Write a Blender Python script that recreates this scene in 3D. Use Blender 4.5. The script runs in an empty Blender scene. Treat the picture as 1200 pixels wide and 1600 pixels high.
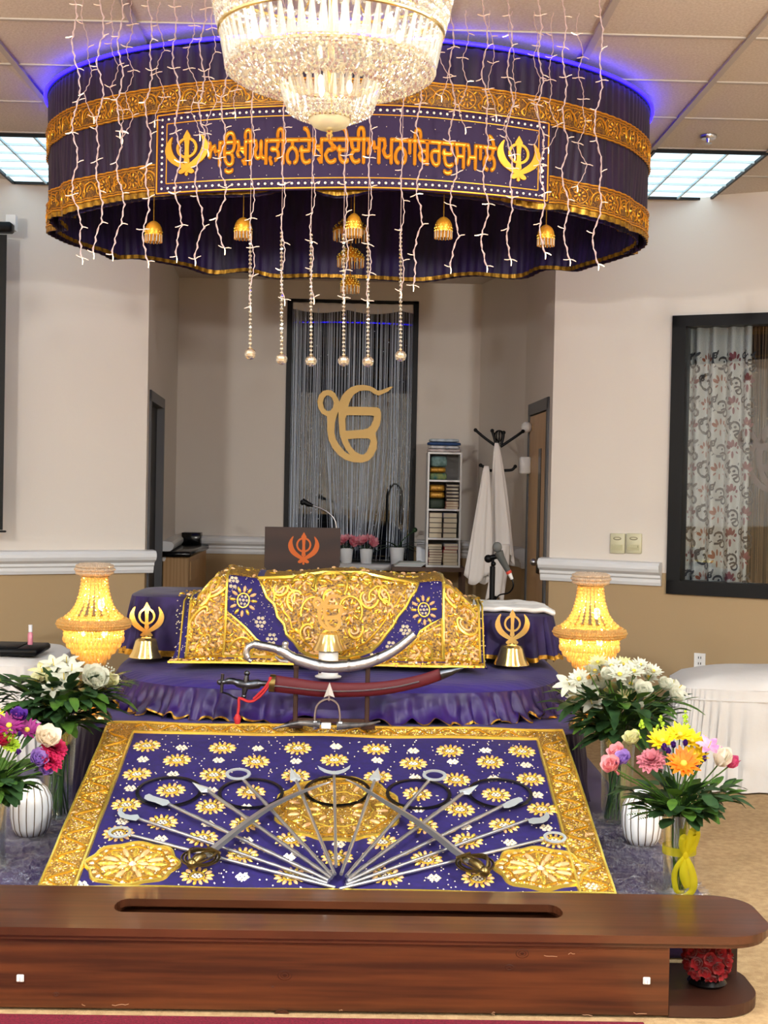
import bpy, math, random
from mathutils import Vector, Matrix, noise
random.seed(11)
PI=math.pi; sin=math.sin; cos=math.cos
C=bpy.context.scene.collection
sc=bpy.context.scene
# ---------------- camera, view, world ----------------
F=2200.0
CAM=Vector((0,0,1.6))
YAW=math.radians(1.065); PITCH=math.radians(1.151); ROLL=0.020
RM=Matrix.Rotation(-YAW,3,'Z')@Matrix.Rotation(PI/2-PITCH,3,'X')@Matrix.Rotation(ROLL,3,'Z')
cam=bpy.data.cameras.new('camera'); co=bpy.data.objects.new('camera',cam); C.objects.link(co)
co.matrix_world=Matrix.Translation(CAM)@RM.to_4x4()
cam.sensor_fit='VERTICAL'; cam.sensor_height=24; cam.lens=F/1600*24; cam.clip_start=.05
sc.camera=co
sc.view_settings.view_transform='Standard'; sc.view_settings.look='None'; sc.view_settings.gamma=1
sc.view_settings.use_curve_mapping=False
sc.view_settings.exposure=0.02
w=bpy.data.worlds.new('world'); sc.world=w; w.use_nodes=True
w.node_tree.nodes['Background'].inputs[0].default_value=(.55,.6,.7,1); w.node_tree.nodes['Background'].inputs[1].default_value=.05
TROFFER_STRENGTH=1.6; HIDDEN_STRENGTH=15; HALL_W=270; CHAND_W=4.5
sc.cycles.max_bounces=10; sc.cycles.transparent_max_bounces=24; sc.cycles.transmission_bounces=8
sc.cycles.sample_clamp_indirect=6; sc.cycles.caustics_reflective=False; sc.cycles.caustics_refractive=False
# room measures: a pixel of the photograph at depth Y, at height z
def ray(x,y): return RM@Vector(((x-600)/F,-(y-800)/F,-1))
def P(x,y,Y):
    d=ray(x,y); return CAM+d*(Y/d.y)
def PZ(x,y,z):
    d=ray(x,y); return CAM+d*((z-1.6)/d.z)
def PP(x,y,p0,n):
    d=ray(x,y); return CAM+d*((p0-CAM).dot(n)/d.dot(n))
# ---------------- materials ----------------
def lin(c): 
    c=c/255.; return c/12.92 if c<=.04045 else ((c+.055)/1.055)**2.4
def rgb(t): return (lin(t[0]),lin(t[1]),lin(t[2]),1)
def M(name,col,rough=.5,metal=0,noise_=None,bump=None,trans=0,emis=None,sheen=0,coat=0,ior=1.45,wave=None,translucent=0,spec=None,stretch=None):
    m=bpy.data.materials.new(name); m.use_nodes=True; nt=m.node_tree; b=nt.nodes['Principled BSDF']
    b.inputs['Base Color'].default_value=rgb(col); b.inputs['Roughness'].default_value=rough; b.inputs['Metallic'].default_value=metal
    b.inputs['IOR'].default_value=ior; b.inputs['Transmission Weight'].default_value=trans
    if spec is not None: b.inputs['Specular IOR Level'].default_value=spec
    if sheen: b.inputs['Sheen Weight'].default_value=sheen
    if coat: b.inputs['Coat Weight'].default_value=coat; b.inputs['Coat Roughness'].default_value=.08
    if emis: b.inputs['Emission Color'].default_value=rgb(emis[0]); b.inputs['Emission Strength'].default_value=emis[1]
    L=nt.links
    tc=nt.nodes.new('ShaderNodeTexCoord'); mp=nt.nodes.new('ShaderNodeMapping'); L.new(tc.outputs['Object'],mp.inputs['Vector'])
    if stretch: mp.inputs['Scale'].default_value=stretch
    if noise_:
        n=nt.nodes.new('ShaderNodeTexNoise'); n.inputs['Scale'].default_value=noise_[0]; n.inputs['Detail'].default_value=5
        L.new(mp.outputs[0],n.inputs['Vector']); r=nt.nodes.new('ShaderNodeValToRGB')
        r.color_ramp.elements[0].position=.35; r.color_ramp.elements[1].position=.65
        r.color_ramp.elements[0].color=rgb(col); r.color_ramp.elements[1].color=rgb(noise_[1])
        L.new(n.outputs['Fac'],r.inputs[0]); L.new(r.outputs[0],b.inputs['Base Color'])
    if wave:
        n=nt.nodes.new('ShaderNodeTexWave'); n.inputs['Scale'].default_value=wave[0]; n.inputs['Distortion'].default_value=wave[1]; n.inputs['Detail'].default_value=3; n.inputs['Detail Scale'].default_value=1.5
        n.bands_direction=wave[3]
        L.new(mp.outputs[0],n.inputs['Vector']); r=nt.nodes.new('ShaderNodeValToRGB')
        r.color_ramp.elements[0].color=rgb(col); r.color_ramp.elements[1].color=rgb(wave[2])
        L.new(n.outputs['Fac'],r.inputs[0]); L.new(r.outputs[0],b.inputs['Base Color'])
    if bump:
        n=nt.nodes.new('ShaderNodeTexNoise'); n.inputs['Scale'].default_value=bump[0]; n.inputs['Detail'].default_value=4
        L.new(mp.outputs[0],n.inputs['Vector'])
        bn=nt.nodes.new('ShaderNodeBump'); bn.inputs['Strength'].default_value=bump[1]; bn.inputs['Distance'].default_value=bump[2] if len(bump)>2 else .005
        L.new(n.outputs['Fac'],bn.inputs['Height']); L.new(bn.outputs[0],b.inputs['Normal'])
    if translucent:
        t=nt.nodes.new('ShaderNodeBsdfTranslucent'); t.inputs[0].default_value=rgb(col)
        mx=nt.nodes.new('ShaderNodeMixShader'); mx.inputs[0].default_value=translucent
        L.new(b.outputs[0],mx.inputs[1]); L.new(t.outputs[0],mx.inputs[2]); L.new(mx.outputs[0],nt.nodes['Material Output'].inputs[0])
    return m
def pane_mat(name,tint=(1,1,1,1),refl=.09,rough=.02,gcol=(1,1,1,1),face=None):
    m=bpy.data.materials.new(name); m.use_nodes=True; nt=m.node_tree; nt.nodes.remove(nt.nodes['Principled BSDF'])
    t=nt.nodes.new('ShaderNodeBsdfTransparent'); t.inputs[0].default_value=tint
    g=nt.nodes.new('ShaderNodeBsdfGlossy'); g.inputs['Roughness'].default_value=rough; g.inputs[0].default_value=gcol
    mx=nt.nodes.new('ShaderNodeMixShader'); lw=nt.nodes.new('ShaderNodeLayerWeight'); lw.inputs[0].default_value=.25
    ma=nt.nodes.new('ShaderNodeMath'); ma.operation='MAXIMUM'; ma.inputs[1].default_value=refl
    mi_=nt.nodes.new('ShaderNodeMath'); mi_.operation='MINIMUM'; mi_.inputs[1].default_value=max(refl,.32)
    nt.links.new(lw.outputs['Fresnel'],ma.inputs[0]); nt.links.new(ma.outputs[0],mi_.inputs[0]); nt.links.new(mi_.outputs[0],mx.inputs[0])
    nt.links.new(t.outputs[0],mx.inputs[1]); nt.links.new(g.outputs[0],mx.inputs[2]); nt.links.new(mx.outputs[0],nt.nodes['Material Output'].inputs[0])
    return m
def wall_mat():
    m=bpy.data.materials.new('two_tone_wall_paint'); m.use_nodes=True; nt=m.node_tree; b=nt.nodes['Principled BSDF']; b.inputs['Roughness'].default_value=.75
    g=nt.nodes.new('ShaderNodeNewGeometry'); s=nt.nodes.new('ShaderNodeSeparateXYZ'); ma=nt.nodes.new('ShaderNodeMath'); ma.operation='GREATER_THAN'; ma.inputs[1].default_value=1.08
    mx=nt.nodes.new('ShaderNodeMix'); mx.data_type='RGBA'; L=nt.links
    L.new(g.outputs['Position'],s.inputs[0]); L.new(s.outputs['Z'],ma.inputs[0]); L.new(ma.outputs[0],mx.inputs['Factor'])
    mx.inputs['A'].default_value=rgb((172,147,110)); mx.inputs['B'].default_value=rgb((220,212,202)); L.new(mx.outputs['Result'],b.inputs['Base Color'])
    n=nt.nodes.new('ShaderNodeTexNoise'); n.inputs['Scale'].default_value=120; bn=nt.nodes.new('ShaderNodeBump'); bn.inputs['Strength'].default_value=.15; bn.inputs['Distance'].default_value=.002
    L.new(g.outputs['Position'],n.inputs['Vector']); L.new(n.outputs['Fac'],bn.inputs['Height']); L.new(bn.outputs[0],b.inputs['Normal'])
    return m
WALL=wall_mat()
TILE=M('acoustic_ceiling_tile',(216,206,194),.9,noise_=(90,(200,188,174)),bump=(150,.4,.004))
TBAR=M('painted_steel_grid',(182,174,164),.5)
CARPET=M('tan_carpet',(200,168,124),.95,noise_=(35,(178,146,104)),bump=(260,.8,.008))
REDCARPET=M('crimson_carpet',(120,8,40),.95,noise_=(120,(90,4,30)),bump=(260,.8,.006))
TRIMW=M('white_gloss_trim',(222,224,226),.3)
BLACK=M('black_painted_metal',(8,9,11),.45,spec=.25)
BLACKG=M('black_gloss',(10,10,11),.2)
GREYM=M('grey_door_frame_paint',(96,98,102),.5)
DARKDOOR=M('near_black_door',(14,20,26),.6)
MAPLE=M('maple_veneer',(196,158,112),.4,wave=(3,4,(180,140,94),'X'),stretch=(4,1,.4))
STEEL=M('brushed_steel',(190,192,196),.28,1)
PURPLE=M('royal_purple_quilt',(66,42,150),.55,noise_=(9,(40,20,110)),sheen=.1,bump=(60,.25,.006))
PURPLED=M('deep_purple_velvet',(42,14,88),.6,noise_=(5,(30,8,70)),sheen=.08)
CANOPY=M('canopy_purple_satin',(36,10,50),.55,noise_=(14,(20,4,34)),sheen=.06,bump=(45,.3,.01),stretch=(1,1,.25))
CANOPYIN=M('canopy_lining_indigo',(34,12,78),.5,noise_=(14,(18,5,48)),sheen=.05,bump=(45,.3,.01),stretch=(1,1,.25))
NAVY=M('embroidered_velvet_indigo',(32,16,98),.75,noise_=(40,(25,11,82)),sheen=.05)
BUNBASE=M('gold_and_plum_ground',(64,36,40),.5,.2,noise_=(110,(196,150,56)))
BANNERP=M('banner_purple',(36,10,56),.7)
GOLD=M('gold_zari_thread',(222,168,50),.32,.75)
GOLDB=M('bright_gold_beads',(248,214,92),.22,.7)
GOLDO=M('orange_gold_thread',(226,154,44),.35,.6)
GOLDD=M('antique_gold_brocade',(52,28,30),.5,.3,noise_=(150,(150,102,34)))
GOLDBASE=M('dense_gold_ground',(96,62,30),.5,.3,noise_=(170,(206,158,66)))
PEACH=M('peach_padded_stitch',(232,182,128),.4,.15)
PEARL=M('clear_sequins',(240,228,200),.15,.3)
HEM=M('gold_hem_ribbon',(186,140,46),.35,.7,noise_=(60,(130,92,26)))
BRASS=M('polished_brass',(250,222,150),.16,.92)
SILVER=M('engraved_silver',(206,210,214),.28,1,bump=(160,.5,.003))
BLADE=M('blade_steel',(206,208,212),.30,.9)
DARKST=M('dark_steel',(84,86,92),.3,1)
OLDBR=M('aged_brass_hilt',(138,120,74),.3,1)
WHITEC=M('white_cotton',(232,230,228),.8,bump=(20,.2,.01))
WHITEP=M('white_plastic',(236,236,234),.35)
CERAM=M('white_ceramic',(236,238,240),.18)
# ---------------- mesh building ----------------
class MB:
    def __init__(s): s.v=[]; s.f=[]; s.m=[]
    def add(s,vs,fs,mi=0):
        o=len(s.v); s.v.extend(vs)
        for f in fs: s.f.append(tuple(i+o for i in f)); s.m.append(mi)
    def box(s,x0,x1,y0,y1,z0,z1,mi=0,T=None,ch=0.0):
        if ch<=0:
            vs=[Vector((x,y,z)) for z in (z0,z1) for y in (y0,y1) for x in (x0,x1)]
            fs=[(0,2,3,1),(4,5,7,6),(0,1,5,4),(2,6,7,3),(0,4,6,2),(1,3,7,5)]
        else:
            vs=[];c=ch
            for z,e in ((z0,c),(z0+c,0),(z1-c,0),(z1,c)):
                k=c
                vs+= [Vector(p) for p in ((x0+k+e*0,y0+e,z),(x1-k,y0+e,z),(x1-e,y0+k,z),(x1-e,y1-k,z),(x1-k,y1-e,z),(x0+k,y1-e,z),(x0+e,y1-k,z),(x0+e,y0+k,z))]
            fs=[tuple(range(7,-1,-1)),tuple(range(24,32))]
            for r in range(3):
                for i in range(8): j=(i+1)%8; fs.append((r*8+i,r*8+j,r*8+8+j,r*8+8+i))
        if T: vs=[T@v for v in vs]
        s.add(vs,fs,mi)
    def tube(s,pts,r,n=6,mi=0,closed=False,flat=1.0,up=None):
        pts=[Vector(p) for p in pts]; N=len(pts)
        if N<2: return
        rs=r if isinstance(r,(list,tuple)) else [r]*N
        vs=[];prev=None
        for i,p in enumerate(pts):
            a=pts[(i-1)%N] if (closed or i>0) else p; b=pts[(i+1)%N] if (closed or i<N-1) else p
            t=(b-a); 
            if t.length<1e-9: t=Vector((0,0,1))
            t.normalize()
            if prev is None:
                u=Vector(up) if up is not None else (Vector((0,0,1)) if abs(t.z)<.9 else Vector((1,0,0)))
                prev=u
            u=prev-t*prev.dot(t)
            if u.length<1e-6: u=t.orthogonal()
            u.normalize(); prev=u; w=t.cross(u)
            for k in range(n):
                a2=2*PI*k/n; vs.append(p+(u*cos(a2)*flat+w*sin(a2))*rs[i])
        fs=[]
        for i in range(N if closed else N-1):
            j=(i+1)%N
            for k in range(n): l=(k+1)%n; fs.append((i*n+k,i*n+l,j*n+l,j*n+k))
        if not closed: fs.append(tuple(range(n-1,-1,-1))); fs.append(tuple((N-1)*n+k for k in range(n)))
        s.add(vs,fs,mi)
    def lathe(s,prof,n=24,c=(0,0,0),mi=0,T=None,cap=True,sx=1,sy=1,wob=None):
        c=Vector(c);vs=[];fs=[]
        for (r,z) in prof:
            for k in range(n):
                a=2*PI*k/n; rr=r*(wob(a,z) if wob else 1); v=Vector((rr*cos(a)*sx,rr*sin(a)*sy,z)); vs.append((T@v if T else v)+c)
        for i in range(len(prof)-1):
            for k in range(n): l=(k+1)%n; fs.append((i*n+k,i*n+l,(i+1)*n+l,(i+1)*n+k))
        if cap: fs.append(tuple(range(n-1,-1,-1))); fs.append(tuple((len(prof)-1)*n+k for k in range(n)))
        s.add(vs,fs,mi)
    def ball(s,c,rx,ry=None,rz=None,n=10,m=6,mi=0,T=None):
        ry=ry or rx; rz=rz or rx; c=Vector(c); vs=[c+((T@Vector((0,0,-rz))) if T else Vector((0,0,-rz)))];fs=[]
        for i in range(1,m):
            ph=-PI/2+PI*i/m
            for k in range(n):
                v=Vector((rx*cos(ph)*cos(2*PI*k/n),ry*cos(ph)*sin(2*PI*k/n),rz*sin(ph))); vs.append(c+((T@v) if T else v))
        vs.append(c+((T@Vector((0,0,rz))) if T else Vector((0,0,rz))))
        for k in range(n): fs.append((0,1+(k+1)%n,1+k))
        for i in range(m-2):
            for k in range(n): l=(k+1)%n; fs.append((1+i*n+k,1+i*n+l,1+(i+1)*n+l,1+(i+1)*n+k))
        e=len(vs)-1; b=1+(m-2)*n
        for k in range(n): fs.append((b+k,b+(k+1)%n,e))
        s.add(vs,fs,mi)
    def grid(s,fn,nu,nv,mi=0,closeu=False):
        vs=[fn(i/nu,j/nv) for j in range(nv+1) for i in range(nu if closeu else nu+1)]
        w_=nu if closeu else nu+1; fs=[]
        for j in range(nv):
            for i in range(nu): k=(i+1)%w_; fs.append((j*w_+i,j*w_+k,(j+1)*w_+k,(j+1)*w_+i))
        s.add([Vector(v) for v in vs],fs,mi)
    def prism(s,loop,d,fn,mi=0):
        """loop of 2D points, extruded by d, placed by fn(x,y,h)"""
        n=len(loop); vs=[fn(x,y,0) for x,y in loop]+[fn(x,y,d) for x,y in loop]
        fs=[tuple(range(n-1,-1,-1)),tuple(range(n,2*n))]+[(i,(i+1)%n,n+(i+1)%n,n+i) for i in range(n)]
        s.add(vs,fs,mi)
WL={}
def setp(o,label=None,cat=None,group=None,kind=None):
    if label: o['label']=label
    if cat: o['category']=cat
    if group: o['group']=group
    if kind: o['kind']=kind
def thing(name,loc,label,cat,group=None):
    o=bpy.data.objects.new(name,None); C.objects.link(o); o.location=loc; o.empty_display_size=.05; setp(o,label,cat,group); WL[o]=Vector(loc); return o
def build(name,mb,mats,parent=None,label=None,cat=None,group=None,kind=None,smooth=True,local=False,loc=None,solid=0,bevel=0,sub=0,off=0):
    if not isinstance(mats,(list,tuple)): mats=[mats]
    if parent is not None: o0=Vector((0,0,0)) if local else WL[parent]
    elif loc is not None: o0=Vector(loc)
    else:
        xs=[v.x for v in mb.v]; ys=[v.y for v in mb.v]; zs=[v.z for v in mb.v]
        o0=Vector(((min(xs)+max(xs))/2,(min(ys)+max(ys))/2,min(zs)))
    me=bpy.data.meshes.new(name); me.from_pydata([tuple(Vector(v)-(o0 if not (local and parent is None) else Vector((0,0,0)))) for v in mb.v],[],mb.f)
    for m in mats: me.materials.append(m)
    me.polygons.foreach_set('material_index',mb.m)
    if smooth: me.polygons.foreach_set('use_smooth',[True]*len(mb.f))
    me.update()
    if smooth:
        try: me.set_sharp_from_angle(angle=math.radians(48))
        except Exception: pass
    o=bpy.data.objects.new(name,me); C.objects.link(o)
    if parent is not None: o.parent=parent; WL[o]=WL[parent]
    else: o.location=o0; WL[o]=Vector(o0)
    if solid: md=o.modifiers.new('thickness','SOLIDIFY'); md.thickness=solid; md.offset=off
    if bevel: md=o.modifiers.new('bevel','BEVEL'); md.width=bevel; md.segments=2; md.limit_method='ANGLE'
    if sub: md=o.modifiers.new('sub','SUBSURF'); md.levels=sub; md.render_levels=sub
    setp(o,label,cat,group,kind); return o
def dup(o,loc=None,label=None,parent=None,rz=None):
    c=o.copy(); C.objects.link(c)
    if parent is not None: c.parent=parent
    if loc is not None: c.location=loc; WL[c]=Vector(loc)
    if rz is not None: c.rotation_euler=(0,0,rz)
    if label: c['label']=label
    for ch in list(o.children): dup(ch,parent=c)
    return c
def curve_mesh(loops,d):
    """filled 2D loops (with holes) extruded by d -> verts, faces in XY, h in Z"""
    cu=bpy.data.curves.new('tmp','CURVE'); cu.dimensions='2D'; cu.fill_mode='BOTH'; cu.extrude=d/2
    for lp in loops:
        sp=cu.splines.new('POLY'); sp.points.add(len(lp)-1); sp.use_cyclic_u=True
        for i,(x,y) in enumerate(lp): sp.points[i].co=(x,y,0,1)
    return _tomesh(cu)
def _tomesh(cu):
    ob=bpy.data.objects.new('tmp',cu); C.objects.link(ob); bpy.context.view_layer.update()
    dg=bpy.context.evaluated_depsgraph_get(); me=ob.evaluated_get(dg).to_mesh()
    vs=[v.co.copy() for v in me.vertices]; fs=[tuple(p.vertices) for p in me.polygons]
    ob.evaluated_get(dg).to_mesh_clear(); bpy.data.objects.remove(ob); bpy.data.curves.remove(cu); return vs,fs
def smooth_loop(pts,k=2):
    for _ in range(k):
        q=[]
        for i in range(len(pts)):
            a=pts[i]; b=pts[(i+1)%len(pts)]
            q+= [(a[0]*.75+b[0]*.25,a[1]*.75+b[1]*.25),(a[0]*.25+b[0]*.75,a[1]*.25+b[1]*.75)]
        pts=q
    return pts
def cr(pts,n=6):
    """catmull-rom through points"""
    pts=[Vector(p) for p in pts]; out=[]
    for i in range(len(pts)-1):
        p0=pts[max(i-1,0)];p1=pts[i];p2=pts[i+1];p3=pts[min(i+2,len(pts)-1)]
        for k in range(n):
            t=k/n; out.append(.5*((2*p1)+(p2-p0)*t+(2*p0-5*p1+4*p2-p3)*t*t+(3*p1-p0-3*p2+p3)*t**3))
    out.append(pts[-1]); return out
class Emb:
    """raised embroidery on a surface f(u,v)->point; distances in metres"""
    def __init__(s,f,mb,flip=1): s.f=f; s.mb=mb; s.flip=flip
    def fr(s,u,v):
        e=.004; p=s.f(u,v); a=(s.f(u+e,v)-s.f(u-e,v)); b=(s.f(u,v+e)-s.f(u,v-e)); a.normalize(); n=a.cross(b); n.normalize(); n=n*s.flip; b=n.cross(a)*s.flip; return p,a,b,n
    def petal(s,u,v,L,W,ang=0,h=.004,mi=0,n=8):
        p,a,b,nn=s.fr(u,v); x=a*cos(ang)+b*sin(ang); y=b*cos(ang)-a*sin(ang)
        vs=[];
        for k in range(n): t=2*PI*k/n; vs.append(p+x*(L*cos(t))+y*(W*sin(t))+nn*.0005)
        for k in range(n): t=2*PI*k/n; vs.append(p+x*(L*.66*cos(t))+y*(W*.66*sin(t))+nn*h*.8)
        vs.append(p+nn*h)
        fs=[(k,(k+1)%n,n+(k+1)%n,n+k) for k in range(n)]+[(n+k,n+(k+1)%n,2*n) for k in range(n)]
        s.mb.add(vs,fs,mi)
    def bead(s,u,v,r,h=None,mi=0):
        p,a,b,nn=s.fr(u,v); h=h or r*.9; vs=[p+a*(r*cos(t))+b*(r*sin(t)) for t in (0,1.256,2.513,3.77,5.03)]+[p+nn*h]
        s.mb.add(vs,[(k,(k+1)%5,5) for k in range(5)],mi)
    def line(s,pts,w,mi=0,h=None,closed=False):
        vs=[];h=h or w*.7; N=len(pts)
        for i,(u,v) in enumerate(pts):
            a=pts[(i-1)%N] if closed or i>0 else pts[i]; b=pts[(i+1)%N] if closed or i<N-1 else pts[i]
            dx,dy=b[0]-a[0],b[1]-a[1]; l=math.hypot(dx,dy) or 1; nx,ny=-dy/l,dx/l
            p,A,B,nn=s.fr(u,v); q=A*nx+B*ny
            vs+= [p-q*w/2,p-q*w*.28+nn*h,p+q*w*.28+nn*h,p+q*w/2]
        fs=[]
        for i in range(N if closed else N-1):
            j=(i+1)%N
            for k in range(3): fs.append((i*4+k,j*4+k,j*4+k+1,i*4+k+1) if True else 0)
        s.mb.add(vs,fs,mi)
    def fill(s,loop,mi=0,h=.0015,cell=.009):
        xs=[p[0] for p in loop]; ys=[p[1] for p in loop]; x0,x1,y0,y1=min(xs),max(xs),min(ys),max(ys)
        nx=max(2,int((x1-x0)/cell)); ny=max(2,int((y1-y0)/cell)); ids={}; vs=[]; fs=[]
        def vid(i,j):
            if (i,j) not in ids: f=s.fr(x0+(x1-x0)*i/nx,y0+(y1-y0)*j/ny); ids[(i,j)]=len(vs); vs.append(f[0]+f[3]*h)
            return ids[(i,j)]
        for j in range(ny):
            cy=y0+(y1-y0)*(j+.5)/ny; X=[]
            for k in range(len(loop)):
                a=loop[k]; b=loop[k-1]
                if (a[1]>cy)!=(b[1]>cy): X.append(a[0]+(b[0]-a[0])*(cy-a[1])/(b[1]-a[1]))
            X.sort()
            for i in range(nx):
                cx=x0+(x1-x0)*(i+.5)/nx
                if sum(1 for q in X if q<cx)%2: fs.append((vid(i,j),vid(i+1,j),vid(i+1,j+1),vid(i,j+1)))
        s.mb.add(vs,fs,mi)
    def flower(s,u,v,R,n=12,mg=0,mp=1,mc=2,a0=0):
        for k in range(n):
            t=a0+2*PI*k/n; s.petal(u+cos(t)*R*.74,v+sin(t)*R*.74,R*.25,R*.115,t,R*.13,mp if k%2 else mg,6)
        s.line([(u+cos(t)*R*.42,v+sin(t)*R*.42) for t in [2*PI*k/12 for k in range(12)]],R*.13,mg,closed=True)
        s.bead(u,v,R*.12,mi=mc)
        for k in range(6): t=2*PI*k/6; s.bead(u+cos(t)*R*.24,v+sin(t)*R*.24,R*.11,mi=mc)
    def floret(s,u,v,R,mi=2):
        s.bead(u,v,R*.3,mi=mi)
        for k in range(6): t=2*PI*k/6; s.bead(u+cos(t)*R*.65,v+sin(t)*R*.65,R*.36,mi=mi)
KH=[]
def khanda_loops():
    bl=[(0,1.0),(.09,.84),(.17,.70),(.11,.60),(.085,.2),(.10,-.2),(.13,-.42),(.05,-.5),(.05,-.66),(.16,-.74),(.05,-.8),(.07,-.95),(0,-1.0)]
    blade=bl+[(-x,y) for x,y in bl[-2:0:-1]]
    ring=[[(.46*cos(t),.22+.46*sin(t)) for t in [2*PI*k/28 for k in range(28)]],[(.35*cos(t),.22+.35*sin(t)) for t in [2*PI*k/28 for k in range(28)]]]
    kr=[(-.60,.80),(-.82,.58),(-.96,.25),(-.92,-.06),(-.74,-.34),(-.42,-.56),(-.1,-.70),(.18,-.92),(.36,-.86),(.30,-.72),(.0,-.55),(-.3,-.34),(-.54,-.10),(-.66,.18),(-.70,.45)]
    kr=smooth_loop(kr,1)
    return [[blade],ring,[kr],[[(-x,y) for x,y in kr[::-1]]]]
def khanda(mb,fn,s,d,mi=0):
    """fn(x,y,h) places"""
    for k,lp in enumerate(khanda_loops()):
        vs,fs=curve_mesh([[(x*s,y*s) for x,y in l] for l in lp],d)
        mb.add([fn(v.x,v.y,v.z+.0007*k) for v in vs],fs,mi)
IKO=[(1130,135),(1110,125),(1040,150),(980,175),(930,185),(880,150),(820,125),(740,112),(660,118),(580,145),(510,200),(460,265),(430,340),(415,310),(370,230),(320,195),(270,190),(210,205),(160,260),(140,340),(155,430),(200,500),(270,535),(275,620),(275,720),(300,850),(350,950),(430,1040),(520,1100),(620,1130),(740,1135),(830,1105),(890,1040),(930,950),(935,860),(910,745),(960,650),(980,560),(978,470),(960,420),(920,402),(545,402),(555,370),(575,310),(620,240),(690,195),(760,185),(830,190),(880,225),(940,250),(1020,215),(1060,195)]
IKH=[[(285,260),(330,290),(355,350),(345,420),(310,460),(270,465),(230,430),(212,360),(225,300),(255,265)],
[(418,470),(425,600),(440,760),(480,880),(530,970),(585,1035),(520,1000),(440,910),(390,830),(370,740),(375,620),(400,520)],
[(530,515),(860,512),(885,520),(880,570),(850,640),(810,680),(740,700),(520,720),(512,560)],
[(545,830),(700,815),(820,815),(850,840),(830,920),(800,990),(760,1028),(720,1025),(650,990),(590,920)]]
def ikonkar(mb,fn,s,d,mi=0):
    """s = height"""
    k=s/1010.; c=lambda l:[((x-600)*k,(625-y)*k) for x,y in l]
    vs,fs=curve_mesh([c(IKO)]+[c(h) for h in IKH],d); mb.add([fn(v.x,v.y,v.z) for v in vs],fs,mi)
# ---------------- room ----------------
HC=3.40; RAIL=1.147
def wallrun(name,a,b,z1,holes=(),t=.12,mat=WALL,kind='structure'):
    """vertical wall from a to b (x,y); holes=(s0,s1,z0,z1) in metres along the wall; thickness away from camera"""
    a=Vector((a[0],a[1],0)); b=Vector((b[0],b[1],0)); d=(b-a); L=d.length; d.normalize(); n=Vector((-d.y,d.x,0)); mb=MB()
    ss=sorted({0,L}|{h[0] for h in holes}|{h[1] for h in holes}); zz=sorted({0,z1}|{h[2] for h in holes}|{h[3] for h in holes})
    T=Matrix((( d.x,n.x,0,a.x),(d.y,n.y,0,a.y),(0,0,1,0),(0,0,0,1)))
    for i in range(len(ss)-1):
        for j in range(len(zz)-1):
            cs=(ss[i]+ss[i+1])/2; cz=(zz[j]+zz[j+1])/2
            if any(h[0]<cs<h[1] and h[2]<cz<h[3] for h in holes): continue
            mb.box(ss[i],ss[i+1],0,t,zz[j],zz[j+1],T=T)
    o=build(name,mb,mat,kind=kind,smooth=False); return T,L,o
LC=(-1.36,9.05); RC=(1.24,9.05)
LW=(-5.4,6.92); RW=(5.4,6.92)
# angled walls left and right of the recess
TL,LL,_=wallrun('wall_left_angled',LW,LC,HC)
WZ0=1.6-(927-764.8)*8.4/2200; 
def onwall(x,y,A,B):
    a=Vector((A[0],A[1],0)); b=Vector((B[0],B[1],0)); d=(b-a).normalized(); n=Vector((-d.y,d.x,0)); p=PP(x,y,a,n); return (p-a).dot(d),p.z
s0,zt=onwall(1055,494,RC,RW); sb,zb=onwall(1040,927,RC,RW); s0=(s0+sb)/2
s1=s0+1.35
TR,LR,_=wallrun('wall_right_angled',RC,RW,HC,holes=[(s0,s1,zb,zt)])
wallrun('wall_left',(-5.4,-4),(-5.4,6.92),HC); wallrun('wall_right',(5.4,6.92),(5.4,-4),HC); wallrun('wall_front',(5.4,-4),(-5.4,-4),HC)
# recess
BL=(-1.50,11.6); BR=(0.985,11.6); BK=(1.225,10.45)
wx0=P(447,600,11.6).x; wx1=P(652,600,11.6).x; wz1=P(550,469,11.6).z; wz0=P(550,884,11.6).z
TB,_,_=wallrun('wall_back',BL,BR,3.40,holes=[(wx0-BL[0],wx1-BL[0],wz0,wz1)])
# left recess side wall holds door_1
d0=P(228,700,9.25)
TAL,LAL,_=wallrun('wall_recess_left',LC,BL,3.40,holes=[(.13,1.22,0,2.18)])
wallrun('wall_recess_angle',BR,BK,3.40)
TAR,LAR,_=wallrun('wall_recess_right',BK,RC,3.40,holes=[(.28,1.27,0,2.19)])
mb=MB(); mb.box(-5.5,5.5,-4.1,12,-.1,0); build('floor',mb,CARPET,kind='structure',smooth=False)
mb=MB(); mb.box(-5.5,5.5,-4.1,9.05,HC,HC+.1); mb.box(-1.5,1.3,9.05,9.15,3.255,HC+.1)
build('ceiling',mb,TILE,kind='structure',smooth=False)
mb=MB(); mb.box(-1.7,1.4,9.15,11.75,3.255,3.355); build('ceiling_recess',mb,TILE,kind='structure',smooth=False)
mb=MB()
xs=[1.52-.61*k for k in range(-6,12)]; ys=[7.44+.61*k-.005 for k in range(-18,4)]
for x in xs: mb.box(x-.014,x+.014,-4,9.04,HC-.012,HC+.004)
for y in ys: 
    if y<9: mb.box(-5.4,5.4,y-.011,y+.011,HC-.006,HC+.004)
build('trim_1',mb,TBAR,kind='structure',smooth=False)
mb=MB(); mb.box(-2.2,P(1012,1590,4.1).x,.5,4.16,0,.008); build('floor_runner',mb,REDCARPET,kind='structure',smooth=False)
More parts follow.
